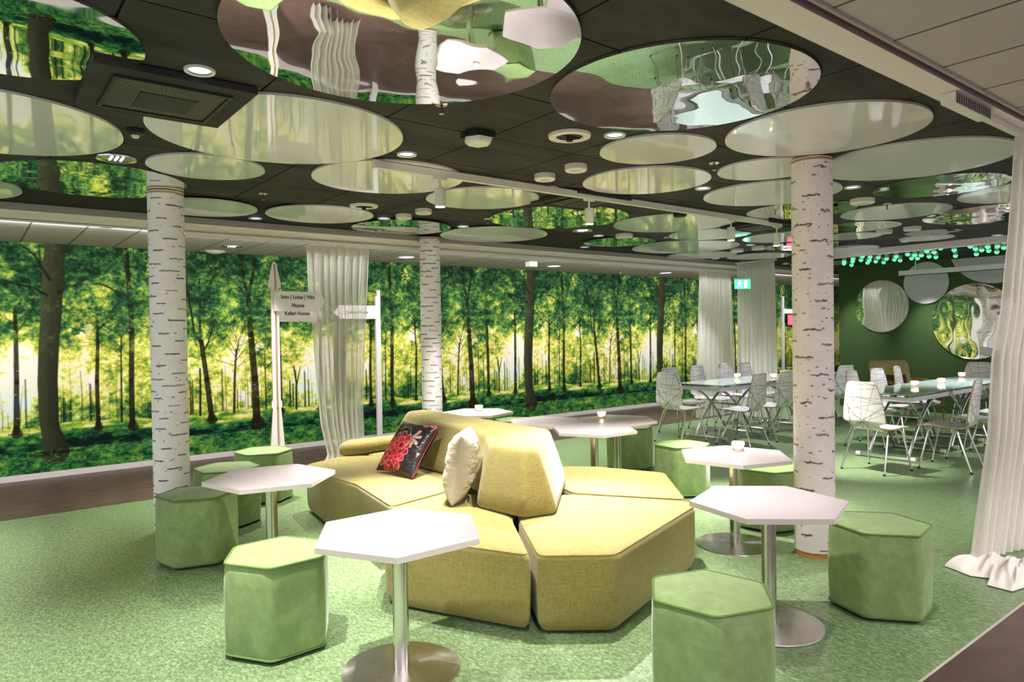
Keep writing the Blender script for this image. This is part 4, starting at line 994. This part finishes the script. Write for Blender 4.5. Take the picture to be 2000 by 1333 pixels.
# ------------------------------------------------------------------ patterned chairs
def make_chair():
    t = thing('dining_chair', 'x', 'chair', group='white patterned plywood chairs')
    # chair faces +Y; profile from seat front to back top
    prof = [(.255, .432, .20), (.25, .447, .212), (.20, .458, .222), (.08, .455, .225), (-.04, .447, .222), (-.12, .442, .205), (-.155, .444, .178), (-.178, .455, .162), (-.190, .475, .158), (-.197, .494, .160),
            (-.200, .503, .185), (-.203, .513, .222), (-.206, .53, .232), (-.218, .65, .220), (-.230, .75, .201), (-.245, .85, .177), (-.252, .905, .160), (-.255, .925, .145), (-.256, .932, .115)]
    s = np.cumsum([0]+[math.dist(prof[i][:2], prof[i+1][:2]) for i in range(len(prof)-1)]); N = 170; K = 80
    ss = np.linspace(0, s[-1], N); y = np.interp(ss, s, [p[0] for p in prof]); z = np.interp(ss, s, [p[1] for p in prof]); w = np.interp(ss, s, [p[2] for p in prof])
    k = np.ones(5)/5
    for _ in range(2):
        y[2:-2] = np.convolve(y, k, 'valid'); z[2:-2] = np.convolve(z, k, 'valid')
    u = np.linspace(-1, 1, K); U, S = np.meshgrid(u, ss); ty = np.gradient(y); tz = np.gradient(z); ln = np.hypot(ty, tz); ny, nz = tz/ln, -ty/ln
    back = np.clip((S-s[6])/(s[12]-s[6]), 0, 1)
    def surf(off):
        cup = .022*(U**2-.4)*back+.006*(U**2)*(1-back)
        P = np.zeros((N, K, 3)); P[..., 0] = U*w[:, None]; P[..., 1] = y[:, None]-ny[:, None]*(off)+cup*1.0*back; P[..., 2] = z[:, None]-nz[:, None]*(off)+cup*(1-back)
        return P
    cv = Canvas(.54, 0, float(s[-1])+.02, .0022, periodic=False); cv.img[:] = lin((226, 222, 222)); cv.img *= (.97+.06*fbm(cv.H, cv.W, 10, 30, 2, 3))[..., None]
    R = np.random.default_rng(14); ln_c = lin((70, 66, 64))
    for i in range(38):
        a = R.random()*PI if i % 3 else R.normal()*.35; x = R.random()*.5; zz = R.random()*float(s[-1]); d = .5
        cv.seg((x-math.cos(a)*d, zz-math.sin(a)*d), (x+math.cos(a)*d, zz+math.sin(a)*d), .0042, .0042, ln_c, .85, .002)
    col = cv.sample(.27+U*w[:, None], S)
    m = M['dishtop']
    A, B = surf(0), surf(.011)
    # one closed mesh: upper face, lower face, plywood rim
    me_v = np.concatenate([A.reshape(-1, 3), B.reshape(-1, 3)]); idx = np.arange(N*K).reshape(N, K)
    f1 = np.stack([idx[:-1, :-1], idx[:-1, 1:], idx[1:, 1:], idx[1:, :-1]], -1).reshape(-1, 4); f2 = f1[:, ::-1]+N*K
    ring = np.concatenate([idx[0], idx[1:, -1], idx[-1, -2::-1], idx[-2:0:-1, 0]]); r2 = np.roll(ring, -1); f3 = np.stack([ring, ring+N*K, r2+N*K, r2], -1)
    F = np.concatenate([f1, f2, f3]); me = bpy.data.meshes.new('moulded_shell'); me.from_pydata(me_v.tolist(), [], F.tolist())
    me.materials.append(m); me.materials.append(M['ply']); me.polygons.foreach_set('material_index', [0]*(2*len(f1))+[1]*len(f3)); me.polygons.foreach_set('use_smooth', [True]*(2*len(f1))+[False]*len(f3))
    at = me.color_attributes.new('paint', 'FLOAT_COLOR', 'POINT'); c4 = np.ones((2*N*K, 4), np.float32); c4[:N*K, :3] = col.reshape(-1, 3); c4[N*K:, :3] = col.reshape(-1, 3); at.data.foreach_set('color', c4.ravel()); me.update()
    o = bpy.data.objects.new('moulded_shell', me); C.objects.link(o); o.parent = t
    for sx in (-1, 1):
        for sy, yt, yb in ((1, .15, .235), (-1, -.10, -.235)):
            pts = [(sx*.02, yt*.75, .432), (sx*.10, yt*.95, .432), (sx*.155, yt, .428), (sx*.182, yt+.004*sy, .412), (sx*.190, yt+.01*sy, .385), (sx*.232, yb, .014)]
            lg = MB().tube(pts, .0095, 8).build('leg', M['chrome'], t); MB().tube([(sx*.231, yb, .018), (sx*.233, yb, 0)], .012, 8).build('foot_cap', M['rubber'], lg)
    MB().box(-.06, .06, -.09, .11, .428, .438).build('seat_plate', M['black'], t, 0)
    return t
# (x, y, facing angle of the seat, text)
CH = [(7.44, 5.90, -94, 'at the near end of the left glass tables'), (8.10, 6.38, 176, 'behind the near-end chair of the left tables, mostly hidden'), (8.80, 6.40, 182, 'far side of the left tables, before the left far curtain'),
      (9.52, 6.42, 178, 'on the far side of the left tables, between the two far curtains'), (10.03, 6.40, 180, 'on the far side of the left tables, before the corner curtain'),
      (7.84, 5.22, 4, 'near side of the left tables, left of another back'), (8.52, 5.22, -4, 'near side of the left tables, just left of the right column'), (9.30, 5.24, 0, 'near side, behind the right column'),
      (10.08, 5.20, -12, 'near side of the left tables, showing right of the right birch column'),
      (7.42, 3.36, -98, 'at the near end of the right tables, closest to the camera'), (8.08, 2.90, 6, 'on the near side of the right tables, nearest the curtain'), (8.85, 2.90, 0, 'near side of the right tables, partly veiled by the near curtain'),
      (8.90, 4.08, 184, 'far side of the right tables, just behind the near-end chair'), (9.52, 4.06, 176, 'far side of the right tables, in front of the wooden armchair'), (10.22, 4.08, 190, 'far side of the right tables, right of the armchair cushion'),
      (11.62, 3.86, 92, 'at the far end of the right tables, facing the camera'), (9.60, 2.92, 0, 'near side of the right tables, behind the near curtain')]
ch0 = None
for x, y, a, s in CH:
    lab = 'white line-patterned chair '+s
    if ch0 is None: ch0 = make_chair(); ch0.location = (x, y, 0); ch0.rotation_euler = (0, 0, math.radians(a)); ch0['label'] = lab
    else: dup(ch0, (x, y, 0), math.radians(a), lab)

# ------------------------------------------------------------------ armchair at the green wall
t = thing('armchair', 'olive wool armchair with pale wooden arms against the green wall', 'armchair', (11.78, 4.88, 0), math.radians(150))
mb = MB(); P = [(-.33, -.07), (.33, -.07), (.33, .07), (-.33, .07)]
rings = []
for z, yo, d in ((.34, .0, .03), (.36, .0, .0), (.6, -.05, .0), (.86, -.11, .0), (.91, -.12, .02), (.93, -.122, .05)): rings.append([(p.x, p.y-.28+yo, z) for p in fillet(offset_poly(P, d), .05, 4)])
MB().rings(rings).build('backrest', M['olive'], t, 50)
mb = MB(); soft_prism(mb, [(-.31, -.24), (.31, -.24), (.31, .34), (-.31, .34)], [(.28, .02), (.30, 0), (.40, 0), (.43, .02), (.44, .06)], .05, 4); mb.build('seat_cushion', M['olive'], t, 50)
for s in (-1, 1):
    MB().tube([(s*.36, -.34, .60), (s*.36, -.1, .615), (s*.36, .2, .60), (s*.36, .42, .575)], [.022, .026, .026, .02], 8).build('armrest', M['wood'], t)
    for yy_, zz_ in ((-.30, .60), (.36, .58)): MB().tube([(s*.36, yy_, zz_), (s*.36, yy_*1.08, 0)], [.02, .014], 8).build('leg', M['wood'], t)
MB().box(-.36, .36, .28, .32, .24, .29).box(-.36, .36, -.30, -.26, .24, .29).build('crossbar', M['wood'], t, 0)
xd = Vector((math.cos(math.radians(150)), math.sin(math.radians(150)), 0)); yd = Vector((-xd.y, xd.x, 0))
c0 = Vector((11.78, 4.88, .0))+xd*.05-yd*.10+Vector((0, 0, .57))
pillow('cushion', 'small dark brown cushion resting in the wooden armchair', .34, .28, .11, M['darkbrown'], None, frame_from(c0, xd, Vector((0, 0, 1))-yd*.3), 31)

# ------------------------------------------------------------------ projection screen housing and green pendant lamps
t = thing('projector_screen', 'long grey-white screen housing hung before the green wall', 'projector screen', (12.0, 0, 0))
MB().box(-.04, .04, 2.2, 5.04, 2.305, 2.38).build('housing', M['beam'], t, 0); MB().box(-.03, .03, 2.2, 5.03, 2.297, 2.305).build('slot', M['black'], t, 0)
MB().tube([(0, 4.8, 2.38), (0, 4.8, 2.61)], .008).build('hanger', M['chrome'], t); MB().tube([(0, 2.6, 2.38), (0, 2.6, 2.61)], .008).build('hanger', M['chrome'], t)
BULBS = [(9.897,4.908),(10.488,5.195),(11.065,5.486),(11.46,5.685),(10.145,4.898),(10.754,5.193),(11.196,5.413),(11.836,5.742),(10.538,4.95),(11.091,5.233),(10.086,4.733),(10.191,4.672),(10.716,4.92),(11.262,5.184),(10.905,4.884),(11.551,5.215),(11.667,5.399),(10.256,4.569),(11.838,5.22),(11.247,4.914),(10.207,4.406),(10.276,4.365),(11.019,4.675),(11.516,4.915),(11.733,4.92),(10.082,4.232),(10.058,4.127),(10.827,4.437),(10.253,4.156),(11.038,4.425),(11.539,4.672),(11.63,4.621),(10.152,4.071),(11.163,4.381),(10.622,4.101),(10.262,3.913),(10.852,4.093),(11.493,4.404),(11.699,4.388),(10.365,3.828),(10.086,3.633),(10.18,3.621),(10.619,3.82),(10.816,3.825),(11.769,4.145),(9.766,3.376),(10.442,3.61),(10.497,3.521),(10.148,3.35),(10.914,3.598),(11.765,3.868),(9.765,3.131),(10.362,3.327),(11.182,3.61),(10.778,3.411),(9.912,3.09),(10.629,3.309),(11.386,3.59),(10.139,3.1),(10.839,3.317),(11.711,3.592),(10.266,3.073),(11.113,3.327)]
b0 = None; used = []
for i, (x, y) in enumerate(BULBS):
    k = max(1.0, 10.56/x); z = 1.5+1.0*k
    x, y = x*k, y*k
    if any(math.hypot(x-a, y-b) < .075 for a, b in used): continue
    used.append((x, y)); ztop = max(.005, 2.609-z)
    if b0 is None:
        b0 = thing('pendant_bulb', 'frosted ceiling bulb glowing green underneath, among many before the green wall', 'pendant lamp', group='green glowing bulbs')
        MB().lathe([(.020, .0), (.030, .022), (.030, .075), (.018, .08)], 16).build('bulb_neck', M['cap'], b0)
        MB().lathe([(.002, -.030), (.018, -.024), (.030, -.008), (.033, .004), (.030, .012), (.018, .014)], 16).build('glowing_dome', M['led'], b0)
        b0.location = (x, y, z+.03)
    else: dup(b0, (x, y, z+.03), 0)
